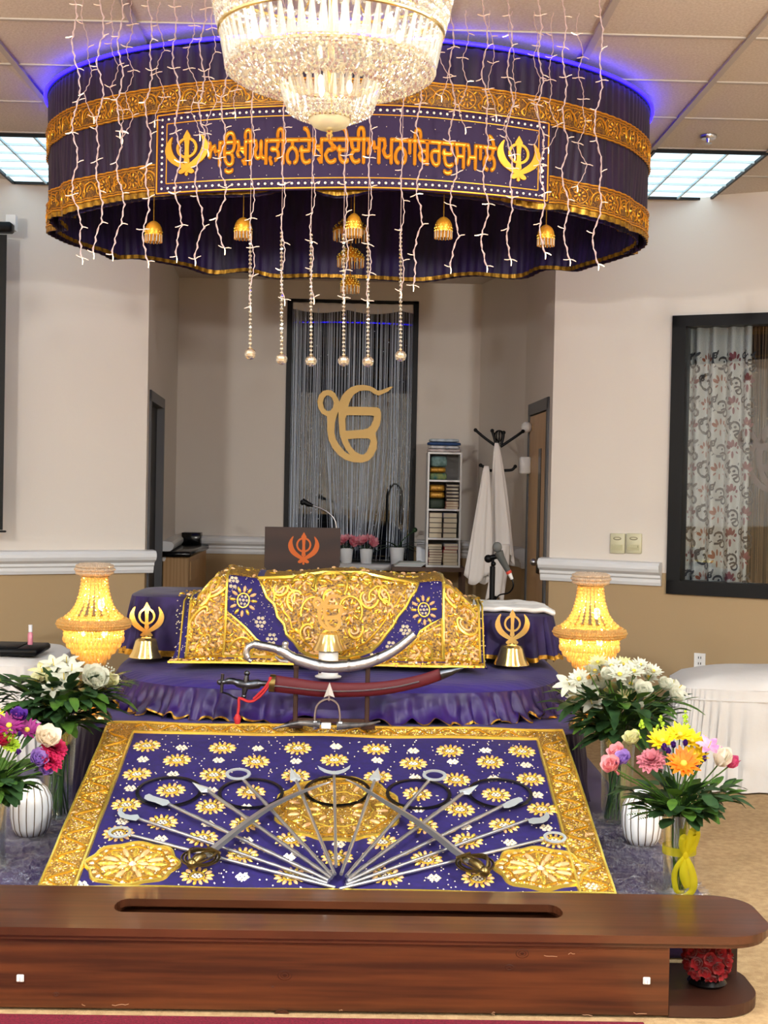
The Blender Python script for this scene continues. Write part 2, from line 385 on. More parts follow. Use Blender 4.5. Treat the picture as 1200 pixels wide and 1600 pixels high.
# chair rail profile swept along walls
PR=[(0,0),(.022,0),(.03,.02),(.03,.04),(.042,.05),(.042,.066),(.075,.085),(.085,.105),(.085,.125),(.07,.142),(.02,.148),(0,.148)]
def rail(name,T,s0,s1,e0=0,e1=0,z=RAIL-.148,sc_=1):
    mb=MB(); n=len(PR)
    vs=[];
    for s,e in ((s0-e0,0),(s1+e1,0)):
        for (d,h) in PR: vs.append(T@Vector((s,-d*sc_,z+h)))
    fs=[(i,i+1,n+i+1,n+i) for i in range(n-1)]+[tuple(range(n)),tuple(range(2*n-1,n-1,-1))]
    mb.add(vs,fs); return build(name,mb,TRIMW,kind='structure',smooth=False)
rail('trim_2',TL,0,LL,0,.05); rail('trim_3',TR,0,s0-.035,.05,0)
rail('trim_4',TB,0,wx0-BL[0]-.02); 
rail('trim_5',TB,wx1-BL[0]+.02,BR[0]-BL[0])
aa=Vector(BR);bb=Vector(BK); dd=(bb-aa).normalized(); TK=Matrix(((dd.x,-dd.y,0,aa.x),(dd.y,dd.x,0,aa.y),(0,0,1,0),(0,0,0,1)))
rail('trim_6',TK,0,(bb-aa).length); rail('trim_7',TAR,0,.2); rail('trim_8',TAL,1.3,2.55)
# troffers
TROF=M('fluorescent_diffuser',(214,238,246),.6,emis=((206,236,250),TROFFER_STRENGTH))
TROF2=M('fluorescent_diffuser_bright',(214,238,246),.6,emis=((214,238,250),HIDDEN_STRENGTH))
LOUV=M('white_louvre',(200,222,228),.35)
def troffer(cx,cy,lab):
    t=thing('ceiling_light',(cx,cy,HC),lab,'ceiling light','recessed fluorescent troffers in the tile ceiling')
    mb=MB(); w2=.29;l2=.59
    mb.box(cx-w2,cx+w2,cy-l2,cy+l2,HC-.008,HC-.004); build('diffuser',mb,TROF if cy>8 else TROF2,t,smooth=False)
    mb=MB()
    for k in range(1,3): x=cx-w2+2*w2*k/3; mb.box(x-.005,x+.005,cy-l2,cy+l2,HC-.022,HC-.009)
    for k in range(1,6): y=cy-l2+2*l2*k/6; mb.box(cx-w2,cx+w2,y-.004,y+.004,HC-.022,HC-.009)
    build('louvre',mb,LOUV,t,smooth=False)
    mb=MB()
    for a,b,c,d in ((-w2-.015,-w2,-l2-.015,l2+.015),(w2,w2+.015,-l2-.015,l2+.015),(-w2,w2,-l2-.015,-l2),(-w2,w2,l2,l2+.015)): mb.box(cx+a,cx+b,cy+c,cy+d,HC-.024,HC-.001)
    build('frame',mb,BLACK if cy>8 else TBAR,t,smooth=False)
troffer(1.825,8.04,'lit recessed ceiling light panel right of the round canopy')
troffer(-1.835,8.04,'lit recessed ceiling light panel left of the round canopy')
for x in (-3.67,-1.23,1.23,3.67):
    for y in (4.0,.73,-2.3): troffer(x,y,'lit recessed ceiling light panel in the open hall on the near side of the chandelier')
# ---------------- added fill lights in the hall ----------------
def point(name,loc,col,power,r=.05):
    l=bpy.data.lights.new(name,'POINT'); l.energy=power; l.color=col; l.shadow_soft_size=r
    o=bpy.data.objects.new(name,l); C.objects.link(o); o.location=loc; return o
for x,y,z,r_,q_ in ((-2.7,-1.6,2.95,.05,.85),(2.7,-1.6,2.95,.05,.85),(-2.1,2.2,2.55,.08,1.15),(2.1,2.2,2.55,.08,1.15)): point('added_hall_fill_light',(x,y,z),(1,.97,.93),HALL_W*q_,r_)  # unseen fill lights without fixtures, added to brighten ceiling, walls and recess
# ---------------- doors ----------------
def TM(T,s0,s1,n0,n1,z0,z1,mb,ch=0): mb.box(s0,s1,n0,n1,z0,z1,T=T,ch=ch)
f=MB(); TM(TAL,.13,.19,-.012,.13,0,2.18,f); TM(TAL,1.16,1.22,-.012,.13,0,2.18,f); TM(TAL,.13,1.22,-.012,.13,2.11,2.18,f)
dr=MB(); TM(TAL,.19,1.16,.04,.085,0.01,2.11,dr)
o=build('door_1',dr,DARKDOOR,kind='structure',smooth=False); WL[o]=WL[o]
build('door_frame',f,GREYM,o,smooth=False)
for z in (.95,1.83):
    h=MB(); TM(TAL,.19,.245,.034,.04,z-.06,z+.06,h)
    for k in (-.035,0,.035): h.ball(TAL@Vector((.22,.033,z+k)),.006,mi=1)
    build('hinge',h,[STEEL,BLACK],o,smooth=False,label='steel hinge leaf')
f=MB(); TM(TAR,.28,.34,-.012,.13,0,2.19,f); TM(TAR,1.21,1.27,-.012,.13,0,2.19,f); TM(TAR,.28,1.27,-.012,.13,2.11,2.19,f)
dr=MB()
for a,b,c,d in ((.34,.86,0.01,2.10),(.95,1.20,.01,2.10),(.86,.95,.01,1.02),(.86,.95,1.85,2.10)): TM(TAR,a,b,-.004,.04,c,d,dr)
o=build('door_2',dr,MAPLE,kind='structure',smooth=False)
build('door_frame',f,GREYM,o,smooth=False)
g=MB(); TM(TAR,.845,.965,-.008,.02,1.01,1.86,g); build('lite',g,BLACKG,o,smooth=False,label='narrow dark glass vision panel')
g=MB(); TM(TAR,1.20,1.212,-.013,.03,0,2.1,g); build('edge_strip',g,BLACK,o,smooth=False)
g=MB(); p=TAR@Vector((1.14,-.03,1.10)); g.tube([TAR@Vector((1.14,0,1.10)),TAR@Vector((1.14,-.05,1.10))],.012,8); g.ball(TAR@Vector((1.14,-.065,1.10)),.026,.026,.026); g.lathe([(.03,0),(.03,.006)],12,TAR@Vector((1.14,-.004,1.10)),T=Matrix.Rotation(-PI/2,3,'Y')); build('door_handle',g,STEEL,o)
# ---------------- back window with string curtain ----------------
PANE=pane_mat('window_glass',(.9,.94,.97,1),.05,.01)
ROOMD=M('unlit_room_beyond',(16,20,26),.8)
X0,X1,Z0,Z1=wx0,wx1,wz0,wz1
f=MB()
for a,b,c,d in ((X0,X0+.042,Z0,Z1),(X1-.042,X1,Z0,Z1),(X0,X1,Z1-.02,Z1),(X0,X1,Z0,Z0+.04)): f.box(a,b,11.585,11.70,c,d)
o=build('window_1',f,BLACK,kind='structure',smooth=False)
g=MB(); g.box(X0+.03,X1-.03,11.67,11.676,Z0+.03,Z1-.02); build('pane',g,PANE,o,smooth=False)
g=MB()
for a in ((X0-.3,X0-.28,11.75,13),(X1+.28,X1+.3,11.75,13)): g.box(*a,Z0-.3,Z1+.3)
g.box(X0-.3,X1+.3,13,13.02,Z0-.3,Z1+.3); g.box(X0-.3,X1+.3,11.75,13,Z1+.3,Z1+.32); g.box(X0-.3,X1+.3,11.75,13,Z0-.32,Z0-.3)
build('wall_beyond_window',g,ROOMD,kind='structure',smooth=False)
STR=M('white_string_fringe',(220,230,244),.6)
mb=MB(); rr=random.Random(3)
for i in range(112):
    x=X0+.03+(X1-X0-.06)*(i+rr.random()*1.6-.3)/112; zs=Z1-.07; g0=(X0+X1)/2+.06
    t=(x-X0)/(X1-X0)
    pull=.0
    if t<.30: xb=x-.03*t
    elif t>.80: xb=x-.02
    else: xb=x+(g0-x-.05)*.15+(.55-t)*.3*rr.random()
    y=11.60+rr.random()*.05; w_=rr.choice([.0010,.0014,.0018,.0026,.004])
    zz=Z0+rr.uniform(0,.25)
    pts=[(x,y,zs),(x,y,1.9),(x*.6+xb*.4+rr.uniform(-.004,.004),y,1.45),(xb,y-.004,zz)]
    mb.tube(pts,w_,4)
for i in range(90):
    x=X0+.05+(X1-X0-.1)*rr.random(); mb.ball((x,11.597,rr.uniform(Z0+.3,Z1-.2)),.0045,n=5,m=3)
build('string_curtain',mb,STR,label='white string fringe curtain across the back window',cat='curtain',kind='stuff')
mb=MB(); mb.grid(lambda u,v:Vector((X0+.04+u*(X1-X0-.08),11.61-.008*sin(u*60)*(1-v),Z1-.025-v*(.055+.03*abs(sin(u*7))))),80,6)
build('curtain_header',mb,WHITEC,label='gathered sheer white valance strip at the top of the back window',cat='curtain',solid=.002)
mb=MB(); c0=P(550,662,11.57); ikonkar(mb,lambda x,y,h:Vector((c0.x+x,11.575-h,c0.z+y)),120*11.57/2200,.012)
build('wall_emblem',mb,M('satin_gold_acrylic',(196,160,92),.4,.3),label='flat gold Ik Onkar emblem fixed in front of the back window',cat='emblem',smooth=False)
mb=MB(); c0=P(546,447,11.5); mb.box(c0.x-.045,c0.x+.045,11.55,11.6,c0.z-.06,c0.z+.07,ch=.008); build('wall_speaker_box',mb,WHITEP,label='small white box on the back wall above the window',cat='wall box')
# sill ledge
sz=P(600,881,11.4).z
mb=MB(); xl=P(470,880,11.4).x; xr=P(668,880,11.4).x; mb.box(xl,xr,11.30,11.598,sz-.05,sz,ch=.008); build('trim_9',mb,TRIMW,kind='structure')
# ---------------- right window ----------------
f=MB(); w_=.085
for a,b,c,d in ((s0,s0+w_,zb,zt),(s1-w_,s1,zb,zt),(s0,s1,zt-w_*.8,zt),(s0,s1,zb,zb+w_)): TM(TR,a,b,-.03,.1,c,d,f)
o=build('window_2',f,BLACK,kind='structure',smooth=False)
g=MB(); TM(TR,s0+.05,s1-.05,.03,.036,zb+.05,zt-.05,g); build('pane',g,PANE,o,smooth=False)
g=MB(); TM(TR,s0-.3,s1+.5,1.2,1.22,zb-.4,zt+.4,g); TM(TR,s0-.3,s0-.28,.13,1.2,zb-.4,zt+.4,g); TM(TR,s0-.3,s1+.5,.13,1.2,zt+.4,zt+.42,g);TM(TR,s0-.3,s1+.5,.13,1.2,zb-.42,zb-.4,g)
build('wall_beyond_side_window',g,M('brown_unlit_room',(44,36,30),.8),kind='structure',smooth=False)
DAM=M('grey_cream_curtain_fabric',(206,200,188),.7,wave=(60,6,(168,164,156),'X'),bump=(80,.2,.004))
cw=.40; cs=s0+.07
def cf(u,v): # u metres along, v height
    return TR@Vector((cs+u,.09+.032*sin(u*2*PI/.105+.6*sin(v*1.3))+.012*sin(u*31),zb+.04+v))
ch_=zt-zb-.1
mb=MB(); mb.grid(lambda a,b:cf(a*cw,b*ch_),70,10); 
dam=thing('damask_curtain',TR@Vector((cs+cw/2,.09,zb+.04)),'cream curtain with charcoal scrolls and maroon motifs behind the right window','curtain')
build('fabric',mb,DAM,dam,solid=.002)
mb=MB(); E=Emb(cf,mb,1)
_a=E.fr(.1,1.)[3]; E.flip=1 if (CAM-cf(.1,1.)).dot(_a)>0 else -1
def scroll(u,v,s,ang,mi,turns=1.1,w=.014):
    pts=[]
    for k in range(15):
        t=k/14; r=s*(1-.75*t); a=ang+t*turns*2*PI; pts.append((u+r*cos(a)*.8,v+r*sin(a)))
    E.line(pts,w*1.35,mi,h=.002)
j=0; v=.05
while v<ch_-.12:
    for k in range(5):
        u=.04+.085*k
        if (k+j)%2==0:
            scroll(u,v,.060,.4+k,0); scroll(u-.03,v+.03,.022,1,0,1,.010); E.petal(u+.03,v+.045,.022,.010,.6,.002,0); E.petal(u+.01,v+.0,.016,.010,.2,.002,0); scroll(u+.02,v-.05,.032,2.5,0,-1.0,.011); E.petal(u-.02,v+.05,.025,.009,1.1,.002,0)
        else:
            mi=1 if (k//2+j)%2 else 2
            for q in range(5): 
                a=PI/2+(q-2)*.62; E.petal(u+.026*cos(a),v+.036*sin(a),.026,.013,a,.002,mi)
            E.petal(u,v-.035,.026,.009,PI/2,.002,mi); E.petal(u-.02,v-.02,.016,.007,.6,.002,mi); E.petal(u+.02,v-.02,.016,.007,-.6,.002,mi)
    v+=.135; j+=1
build('woven_pattern',mb,[M('charcoal_weave',(62,60,60),.8),M('maroon_weave',(122,62,66),.8),M('rust_weave',(138,76,52),.8)],dam)
mb=MB(); rr=random.Random(5)
for i in range(150):
    s=cs+cw-.02+(s1-cs-cw)*(i/150); mb.tube([TR@Vector((s,.13+rr.random()*.06,zt-.05)),TR@Vector((s+rr.uniform(-.01,.01),.13+rr.random()*.06,zb+.04))],rr.choice([.001,.0018,.003]),4)
build('string_curtain',mb,M('brown_string_fringe',(112,88,64),.6),label='brown string fringe curtain behind the right window',cat='curtain',kind='stuff')
p=onwall(1196,715,RC,RW); mb=MB(); ikonkar(mb,lambda x,y,h:TR@Vector((p[0]+x,.10-h*1,p[1]+y)),.42,.01)
build('wall_emblem',mb,M('dark_walnut_emblem',(70,40,26),.5),label='dark wooden Ik Onkar emblem behind the right window glass',cat='emblem',smooth=False)
# wall plates
for i,(xa,xb) in enumerate(((955,977),(980,1003))):
    a=onwall(xa,833,RC,RW); b=onwall(xb,865,RC,RW); mb=MB(); mid=(a[1]+b[1])/2
    TM(TR,a[0],b[0],-.022,0,b[1],a[1],mb,ch=.004)
    t=build('switch_box',mb,M('beige_plastic_%d'%i,(206,202,170),.4),label=('left' if i==0 else 'right')+' beige control box of the pair above the right chair rail',cat='switch',group='control boxes on the right wall')
    m2=MB(); TM(TR,a[0]+.012,b[0]-.012,-.026,-.02,b[1]+.02,mid-.008,m2); TM(TR,a[0]+.02,b[0]-.02,-.034,-.02,b[1]+.035,b[1]+.05,m2); build('switch_cover',m2,M('cover_plastic',(190,186,150),.3),t,smooth=False)
    m2=MB(); n_=12; cs_=(a[0]+b[0])/2; m2.tube([TR@Vector((cs_+.024*cos(t_),-.023,(mid+a[1])/2+.008*sin(t_))) for t_ in [2*PI*k/14 for k in range(14)]],.0025,4,closed=True); build('badge',m2,M('badge_print',(120,110,84),.5),t)
a=onwall(1085,1020,RC,RW); b=onwall(1102,1044,RC,RW); mb=MB(); TM(TR,a[0],b[0],-.006,0,b[1],a[1],mb)
t=build('wall_outlet',mb,WHITEP,label='white wall outlet above the covered white table',cat='outlet',smooth=False)
for k in (.3,.7):
    zz=b[1]+(a[1]-b[1])*k; cx=(a[0]+b[0])/2
    for e in (-.009,.005): mb=MB(); TM(TR,cx+e,cx+e+.004,-.008,-.005,zz-.007,zz+.007,mb); build('socket_slot',mb,BLACK,t,smooth=False)
# switch and lamp beside door_2 on the recess wall
mb=MB(); q=P(808,727,10.1); mb.box(1.15,1.225,10.0,10.12,q.z-.06,q.z+.06,ch=.008); build('wall_thermostat',mb,WHITEP,label='small white box on the wall left of the maple door',cat='wall box')
mb=MB(); q=P(812,667,10.0); mb.ball((1.19,10.02,q.z),.04); build('wall_bell',mb,WHITEP,label='round white dome on the wall above the small white box',cat='wall dome')
# sprinkler
q=PZ(1107,214,HC-.01); mb=MB(); mb.lathe([(.001,-.006),(.036,-.008),(.042,0),(.042,.01)],20,(q.x,q.y,HC-.012)); mb.lathe([(.008,-.028),(.012,-.006)],10,(q.x,q.y,HC-.012)); mb.lathe([(.018,-.031),(.018,-.028)],12,(q.x,q.y,HC-.012)); build('sprinkler_head',mb,STEEL,label='chrome fire sprinkler in the ceiling right of the canopy',cat='sprinkler')
# ---------------- recess furniture ----------------
WALN=M('dark_walnut_laminate',(62,34,22),.45,wave=(2,3,(48,24,16),'Z'))
def bx(mb,x0,y0,x1,y1,Z,d,mi=0,ch=0):
    a=P(x0,y0,Z);b=P(x1,y1,Z); mb.box(min(a.x,b.x),max(a.x,b.x),Z,Z+d,min(a.z,b.z),max(a.z,b.z),mi,ch=ch)
# lectern
a=P(414,823,9.6); b=P(531,895,9.6); cx=(a.x+b.x)/2
t=thing('lectern',(cx,9.7,0),'dark brown lectern with an orange Khanda symbol on its front','lectern')
mb=MB(); lp=[(a.x,b.z+.03),(a.x+.03,b.z),(b.x-.05,b.z),(b.x,b.z+.05),(b.x,a.z),(a.x,a.z)]
mb.prism(lp,.03,lambda x,y,h:Vector((x,9.6+h,y))); build('front_board',mb,WALN,t,smooth=False)
mb=MB(); mb.box(a.x+.01,b.x-.01,9.63,10.0,a.z-.10,a.z-.07); mb.box(a.x+.01,a.x+.03,9.63,10.0,b.z,a.z-.07); mb.box(b.x-.03,b.x-.01,9.63,10.0,b.z,a.z-.07); build('desk',mb,WALN,t,smooth=False)
mb=MB(); mb.box(cx-.12,cx+.12,9.68,9.86,.03,b.z+.02); mb.box(cx-.2,cx+.2,9.62,9.95,0,.03); build('pedestal',mb,WALN,t,smooth=False)
mb=MB(); c0=P(474.5,857,9.6); khanda(mb,lambda x,y,h:Vector((c0.x+x,9.5985-h,c0.z+y)),.112,.002); build('khanda_symbol',mb,M('orange_vinyl',(232,110,24),.5),t,smooth=False,label='orange Khanda cut-out')
t=thing('lectern_microphone',P(524,840,9.75),'gooseneck microphone curving over the brown lectern','microphone')
mb=MB(); mb.tube(cr([P(526,838,9.75),P(524,815,9.75),P(513,801,9.75),P(498,793,9.75),P(488,790,9.75)]),.006,8); build('gooseneck',mb,STEEL,t)
mb=MB(); mb.tube([P(489,790.5,9.75),P(482,788,9.75),P(472,782,9.75)],[.010,.018,.017],10); mb.ball(P(473,785,9.75),.02); build('foam_head',mb,BLACK,t)
# pots
PINK=M('pink_petals',(238,130,152),.6,noise_=(30,(250,196,204)),translucent=.3); GREEN=M('leaf_green',(56,88,48),.5,noise_=(20,(34,62,34)),translucent=.15)
GREEN2=M('bright_leaf_green',(86,124,44),.5,noise_=(20,(56,94,36)),translucent=.15)
def leaf(mb,p,d,L,W,up=(0,0,1),bend=.3,mi=0,n=5,fold=.15):
    d=Vector(d).normalized(); s=d.cross(Vector(up)); 
    if s.length<.05: s=d.cross(Vector((1,0,.1)))
    s.normalize(); u=s.cross(d); vs=[];fs=[];p=Vector(p)
    for i in range(n+1):
        t=i/n; c=p+d*(L*t)-u*(bend*L*t*t); w=W*sin(PI*min(.97,t*.9+.06))**.8
        vs+=[c-s*w+u*(fold*w),c,c+s*w+u*(fold*w)]
    for i in range(n): fs+=[(3*i,3*i+1,3*i+4,3*i+3),(3*i+1,3*i+2,3*i+5,3*i+4)]
    mb.add(vs,fs,mi)
def bloom(mb,c,d,R,rings=((1,9,.9),(.72,8,.6),(.45,6,.3)),W=.36,mi=0,cup=.5,rr=random,bend=-.3,tip=None):
    """petal rings around direction d; ring=(len scale, count, openness)"""
    c=Vector(c); d=Vector(d).normalized(); x=d.orthogonal().normalized(); y=d.cross(x)
    for q,(ls,n,op) in enumerate(rings):
        for k in range(n):
            a=2*PI*(k+.5*(q%2))/n+rr.uniform(-.1,.1); o=x*cos(a)+y*sin(a); dd=o*op+d*(1-op*.75)+Vector((rr.uniform(-.08,.08),)*3)
            leaf(mb,c+o*R*.05,dd,R*ls*rr.uniform(.9,1.08),R*W*(.6+.4*ls),up=d,bend=bend,mi=mi,n=4,fold=.25)
def stem(mb,a,b,r=.0025,bow=.02,mi=0):
    a=Vector(a);b=Vector(b); m=(a+b)/2+Vector((random.uniform(-bow,bow),random.uniform(-bow,bow),0)); mb.tube(cr([a,m,b],4),r,5,mi)
def pot(px,lab,Z=11.42,r=.055,h=.12):
    c=P(px,880,Z); mb=MB(); z=sz+.0005
    mb.lathe([(r*.8,0),(r,h),(r*.93,h),(r*.9,h-.015)],24,(c.x,Z,z)); return c,z,build('flower_pot',mb,CERAM,label=lab,cat='flower pot',group='white pots on the back window ledge')
for px,lab in ((541,'white pot nearest the lectern under pink silk flowers'),(572,'middle white pot under pink silk flowers')):
    c,z,_=pot(px,lab)
    t=thing('silk_flower_bunch',(c.x,11.42,z+.1),'bunch of pink silk flowers in the '+('pot nearest the lectern' if px==541 else 'middle white pot'),'flowers','pink flowers on the back ledge')
    mb=MB(); 
    for k in range(6): a=k*1.1; bloom(mb,(c.x+.055*cos(a),11.42+.03*sin(a),z+.17+.02*sin(a*2)),(cos(a)*.7,-.6,.7+.2*sin(a)),.05)
    build('blooms',mb,PINK,t)
    mb=MB()
    for k in range(5): stem(mb,(c.x,11.42,z+.08),(c.x+.05*cos(k*1.2),11.42,z+.16)); leaf(mb,(c.x,11.40,z+.12),(cos(k*1.7),-.5,.2),.07,.015)
    build('leaves',mb,GREEN,t)
c,z,_=pot(620,'white pot holding the orchid on the back window ledge',r=.062,h=.135)
t=thing('orchid_plant',(c.x,11.42,z+.12),'leafy orchid plant with drooping green leaves on the back ledge','plant')
mb=MB()
for a,l,w_ in ((.1,.22,.035),(2.9,.20,.04),(.7,.24,.03),(2.2,.17,.035),(-.4,.16,.03),(3.5,.17,.035)): leaf(mb,(c.x,11.40,z+.13),(cos(a),-.25,.35+.3*sin(a)),l,w_,bend=.45)
mb.tube(cr([(c.x,11.4,z+.12),(c.x+.05,11.4,z+.2),(c.x+.13,11.38,z+.27)],5),.004,5); mb.ball((c.x+.14,11.38,z+.28),.02)
build('leaves',mb,GREEN,t)
mb=MB(); mb.tube(cr([P(606,850,11.4),P(606,790,11.4),P(608,768,11.4),P(617,756,11.4),P(627,766,11.4),P(628,790,11.4),P(628,820,11.4)],5),.006,6)
build('cane',mb,BLACK,label='black hooked cane standing against the window by the orchid',cat='cane')
# side table, shelf, books
WOODT=M('brown_table_wood',(84,56,38),.5)
tz=P(690,884,11.2).z
mb=MB(); q0=P(612,884,11.15).x;q1=P(724,884,11.15).x
t=thing('side_table',((q0+q1)/2,11.2,0),'brown wooden side table under the white bookshelf','table')
mb.box(q0,q1,10.9,11.28,tz-.03,tz); build('tabletop',mb,WOODT,t,smooth=False)
mb=MB(); mb.box(q0+.02,q1-.02,10.95,11.27,tz-.45,tz-.43); build('shelf',mb,WOODT,t,smooth=False)
for x in (q0,q1-.03):
    for y in (10.91,11.24): mb=MB(); mb.box(x,x+.03,y,y+.03,0,tz-.03); build('leg',mb,WOODT,t,smooth=False)
sx0=P(666,800,11.1).x; sx1=P(719,800,11.1).x; st=P(690,707,11.1).z; Sz=[P(690,y,11.1).z for y in (882,840,795,750)]
t=thing('bookshelf',((sx0+sx1)/2,11.15,tz),'narrow white open bookshelf beside the back window','bookshelf')
mb=MB(); mb.box(sx0,sx0+.014,11.0,11.26,tz,st); build('side_panel',mb,WHITEP,t,smooth=False)
mb=MB(); mb.box(sx1-.014,sx1,11.0,11.26,tz,st); build('side_panel',mb,WHITEP,t,smooth=False)
mb=MB(); mb.box(sx0,sx1,11.25,11.262,tz,st); build('back_panel',mb,M('grey_board',(120,116,112),.6),t,smooth=False)
for z in Sz+[st]: mb=MB(); mb.box(sx0+.014,sx1-.014,11.0,11.25,z-.014 if z>tz+.05 else tz,z if z>tz+.05 else tz+.014); build('shelf',mb,WHITEP,t,smooth=False)
Sz[0]=tz+.014
CV={}
def cover(c):
    if c not in CV: CV[c]=M('book_cover_%d'%len(CV),c,.5)
    return CV[c]
PAGES=M('book_page_edges',(222,210,184),.8)
ORD=['bottom','second','third','fourth','fifth','sixth','seventh','eighth','ninth']
def stack(x0,x1,z0,z1,cols,grp,th=.12):
    n=len(cols); h=(z1-z0)/n
    for i,c in enumerate(cols):
        a=z0+h*i; j=random.uniform(-.004,.004); mb=MB()
        mb.box(x0+j,x1+j,11.01+abs(j),11.2,a+.0006,a+h*th,0); mb.box(x0+j,x1+j,11.01+abs(j),11.2,a+h*(1-th),a+h-.0006,0); mb.box(x0+j,x0+j+.006,11.01,11.2,a+h*th,a+h*(1-th),0); mb.box(x0+j+.006,x1+j-.002,11.014+abs(j),11.198,a+h*th,a+h*(1-th),1)
        build('book',mb,[cover(c),PAGES],label='%s book from the bottom in the %s'%('lowest' if i==0 else ORD[i],grp) if i else 'lowest book in the %s'%grp,cat='book',group=grp,smooth=False)
m=(sx0+sx1)/2; L0=sx0+.018; R0=sx1-.02; H=lambda k:(Sz[k+1]-.014-Sz[k]) if k<3 else st-.014-Sz[3]
stack(L0,m-.008,Sz[0],Sz[0]+H(0)*.82,[(60,40,60),(120,30,34),(196,168,150),(110,34,36),(130,40,40),(70,20,22),(40,30,30),(200,180,150)],'left stack on the lowest shelf')
stack(m+.002,R0,Sz[0],Sz[0]+H(0)*.86,[(206,190,160),(196,176,140),(210,190,160),(190,170,140),(150,30,34),(170,20,28),(150,150,160)],'right stack on the lowest shelf')
stack(L0,m-.012,Sz[1],Sz[1]+H(1)*.93,[(60,52,48),(96,80,66),(60,52,48),(96,80,66),(112,84,74)],'left stack on the third shelf down',.08)
stack(m-.006,R0-.01,Sz[1],Sz[1]+H(1)*.93,[(70,60,50),(60,52,48),(96,80,66),(60,52,60),(90,96,120)],'right stack on the third shelf down',.08)
stack(m+.012,R0,Sz[2],Sz[2]+H(2)*.28,[(168,110,92),(190,140,120),(168,120,100)],'pink stack on the second shelf down')
stack(m+.010,R0,Sz[2]+H(2)*.285,Sz[2]+H(2)*.93,[(50,34,30),(70,50,44),(46,34,34),(60,44,40),(50,34,30)],'dark stack on the second shelf down',.3)
def lump(name,x0,x1,z0,z1,mats,lab,cat,group=None,rib=0,y0=11.02,y1=11.2):
    mb=MB(); cx=(x0+x1)/2;cz=(z0+z1)/2;a=(x1-x0)/2;b=(z1-z0)/2; cy=(y0+y1)/2; d=(y1-y0)/2
    N=20
    def fn(u,v):
        t=u*2*PI; p=-PI/2+v*PI; s=lambda q,e:(abs(q)**e)*(1 if q>=0 else -1)
        k=1+.05*sin(9*t+4*v)
        return Vector((cx+a*s(cos(t),.35)*s(cos(p),.3)*k,cy+d*s(sin(t),.35)*s(cos(p),.3),cz+b*s(sin(p),.5)*(1-.03*(1+sin(7*t)))))
    mb.grid(fn,28,12,closeu=True); return build(name,mb,mats,label=lab,cat=cat,group=group)
TEAL=M('teal_print_cloth',(58,110,104),.7,noise_=(26,(150,160,90))); GB=M('gold_brocade_cloth',(206,160,60),.4,.4,noise_=(70,(150,96,30)))
lump('folded_cloth',L0,m+.02,Sz[3],Sz[3]+.055,TEAL,'teal printed cloth folded at the bottom of the top shelf','cloth','folded cloths on the bookshelf')
lump('folded_cloth',L0,m+.01,Sz[3]+.056,Sz[3]+.10,GB,'gold brocade cloth in the middle of the top shelf pile','cloth','folded cloths on the bookshelf')
lump('folded_cloth',L0+.01,m+.02,Sz[3]+.101,st-.03,M('aqua_cloth',(130,160,158),.7,noise_=(30,(90,120,116))),'aqua cloth on top of the pile in the top shelf','cloth','folded cloths on the bookshelf')
lump('wrapped_book',L0,m+.006,Sz[2],Sz[2]+.08,M('dark_green_box',(50,64,50),.6),'dark green bundle under the gold wrapped ones on the bookshelf','wrapped book','wrapped books on the second shelf')
lump('wrapped_book',L0,m+.006,Sz[2]+.081,Sz[2]+.135,GB,'lower gold wrapped bundle on the bookshelf','wrapped book','wrapped books on the second shelf')
lump('wrapped_book',L0,m+.006,Sz[2]+.136,Sz[2]+.19,GB,'upper gold wrapped bundle on the bookshelf','wrapped book','wrapped books on the second shelf')
hh=st+.001
for i,(c,e,n,lab) in enumerate((((216,204,204),.0,'white and maroon cloth lying directly on top of the bookshelf',0),((228,230,236),.01,'white folded cloth in the pile on top of the bookshelf',0),((50,84,140),.0,'blue folded cloth near the top of the pile above the bookshelf',0),((206,220,232),.015,'pale blue cloth topping the pile above the bookshelf',0))):
    lump('folded_cloth',sx0+e,sx1-.01-e,hh,hh+.026,M('shelf_top_cloth_%d'%i,c,.7,noise_=(18,tuple(int(k*.8) for k in c))),n,'cloth','folded cloths on top of the bookshelf'); hh+=.0265
# papers on ledge and on table
for i in range(5):
    mb=MB(); a=P(616+i*2,881-2.2*i,11.05); zz=tz+.002+.0065*i; mb.box(a.x,a.x+.21,10.95,11.2,zz,zz+.005,T=None); build('paper_stack',mb,M('paper_%d'%i,(226-8*(i%3),228-6*(i%2),224),.8),label='%s of the loose booklets piled left of the white bookshelf'%['lowest','second lowest','middle','second highest','topmost'][i],cat='booklet',group='booklets by the bookshelf',smooth=False)
mb=MB(); a=P(646,880,11.2); mb.grid(lambda u,v:Vector((a.x+.02+u*.08,11.14+.05*v,tz+.037+v*.11-.02*u+.01*sin(u*4))),6,6); build('leaflet',mb,M('leaflet_paper',(228,232,238),.8),label='white leaflet leaning against the bookshelf side',cat='leaflet',solid=.001)
# counter at left
a=P(262,858,10.2); mb=MB(); zc=P(270,862,10.3).z
t=thing('counter_cabinet',(-1.33,10.9,0),'maple cabinet with black counter at the left of the recess','cabinet')
mb.box(-1.42,-1.235,10.35,11.55,.02,zc-.04); build('body',mb,MAPLE,t,smooth=False)
mb=MB(); mb.box(-1.43,-1.215,10.30,11.56,zc-.04,zc,ch=.008); build('countertop',mb,BLACKG,t)
mb=MB(); mb.box(-1.42,-1.27,11.4,11.56,zc,zc+.10,ch=.004); build('backsplash',mb,BLACKG,t)
mb=MB(); mb.box(-1.236,-1.228,10.45,10.95,zc-.22,zc-.08); build('drawer',mb,MAPLE,t,smooth=False)
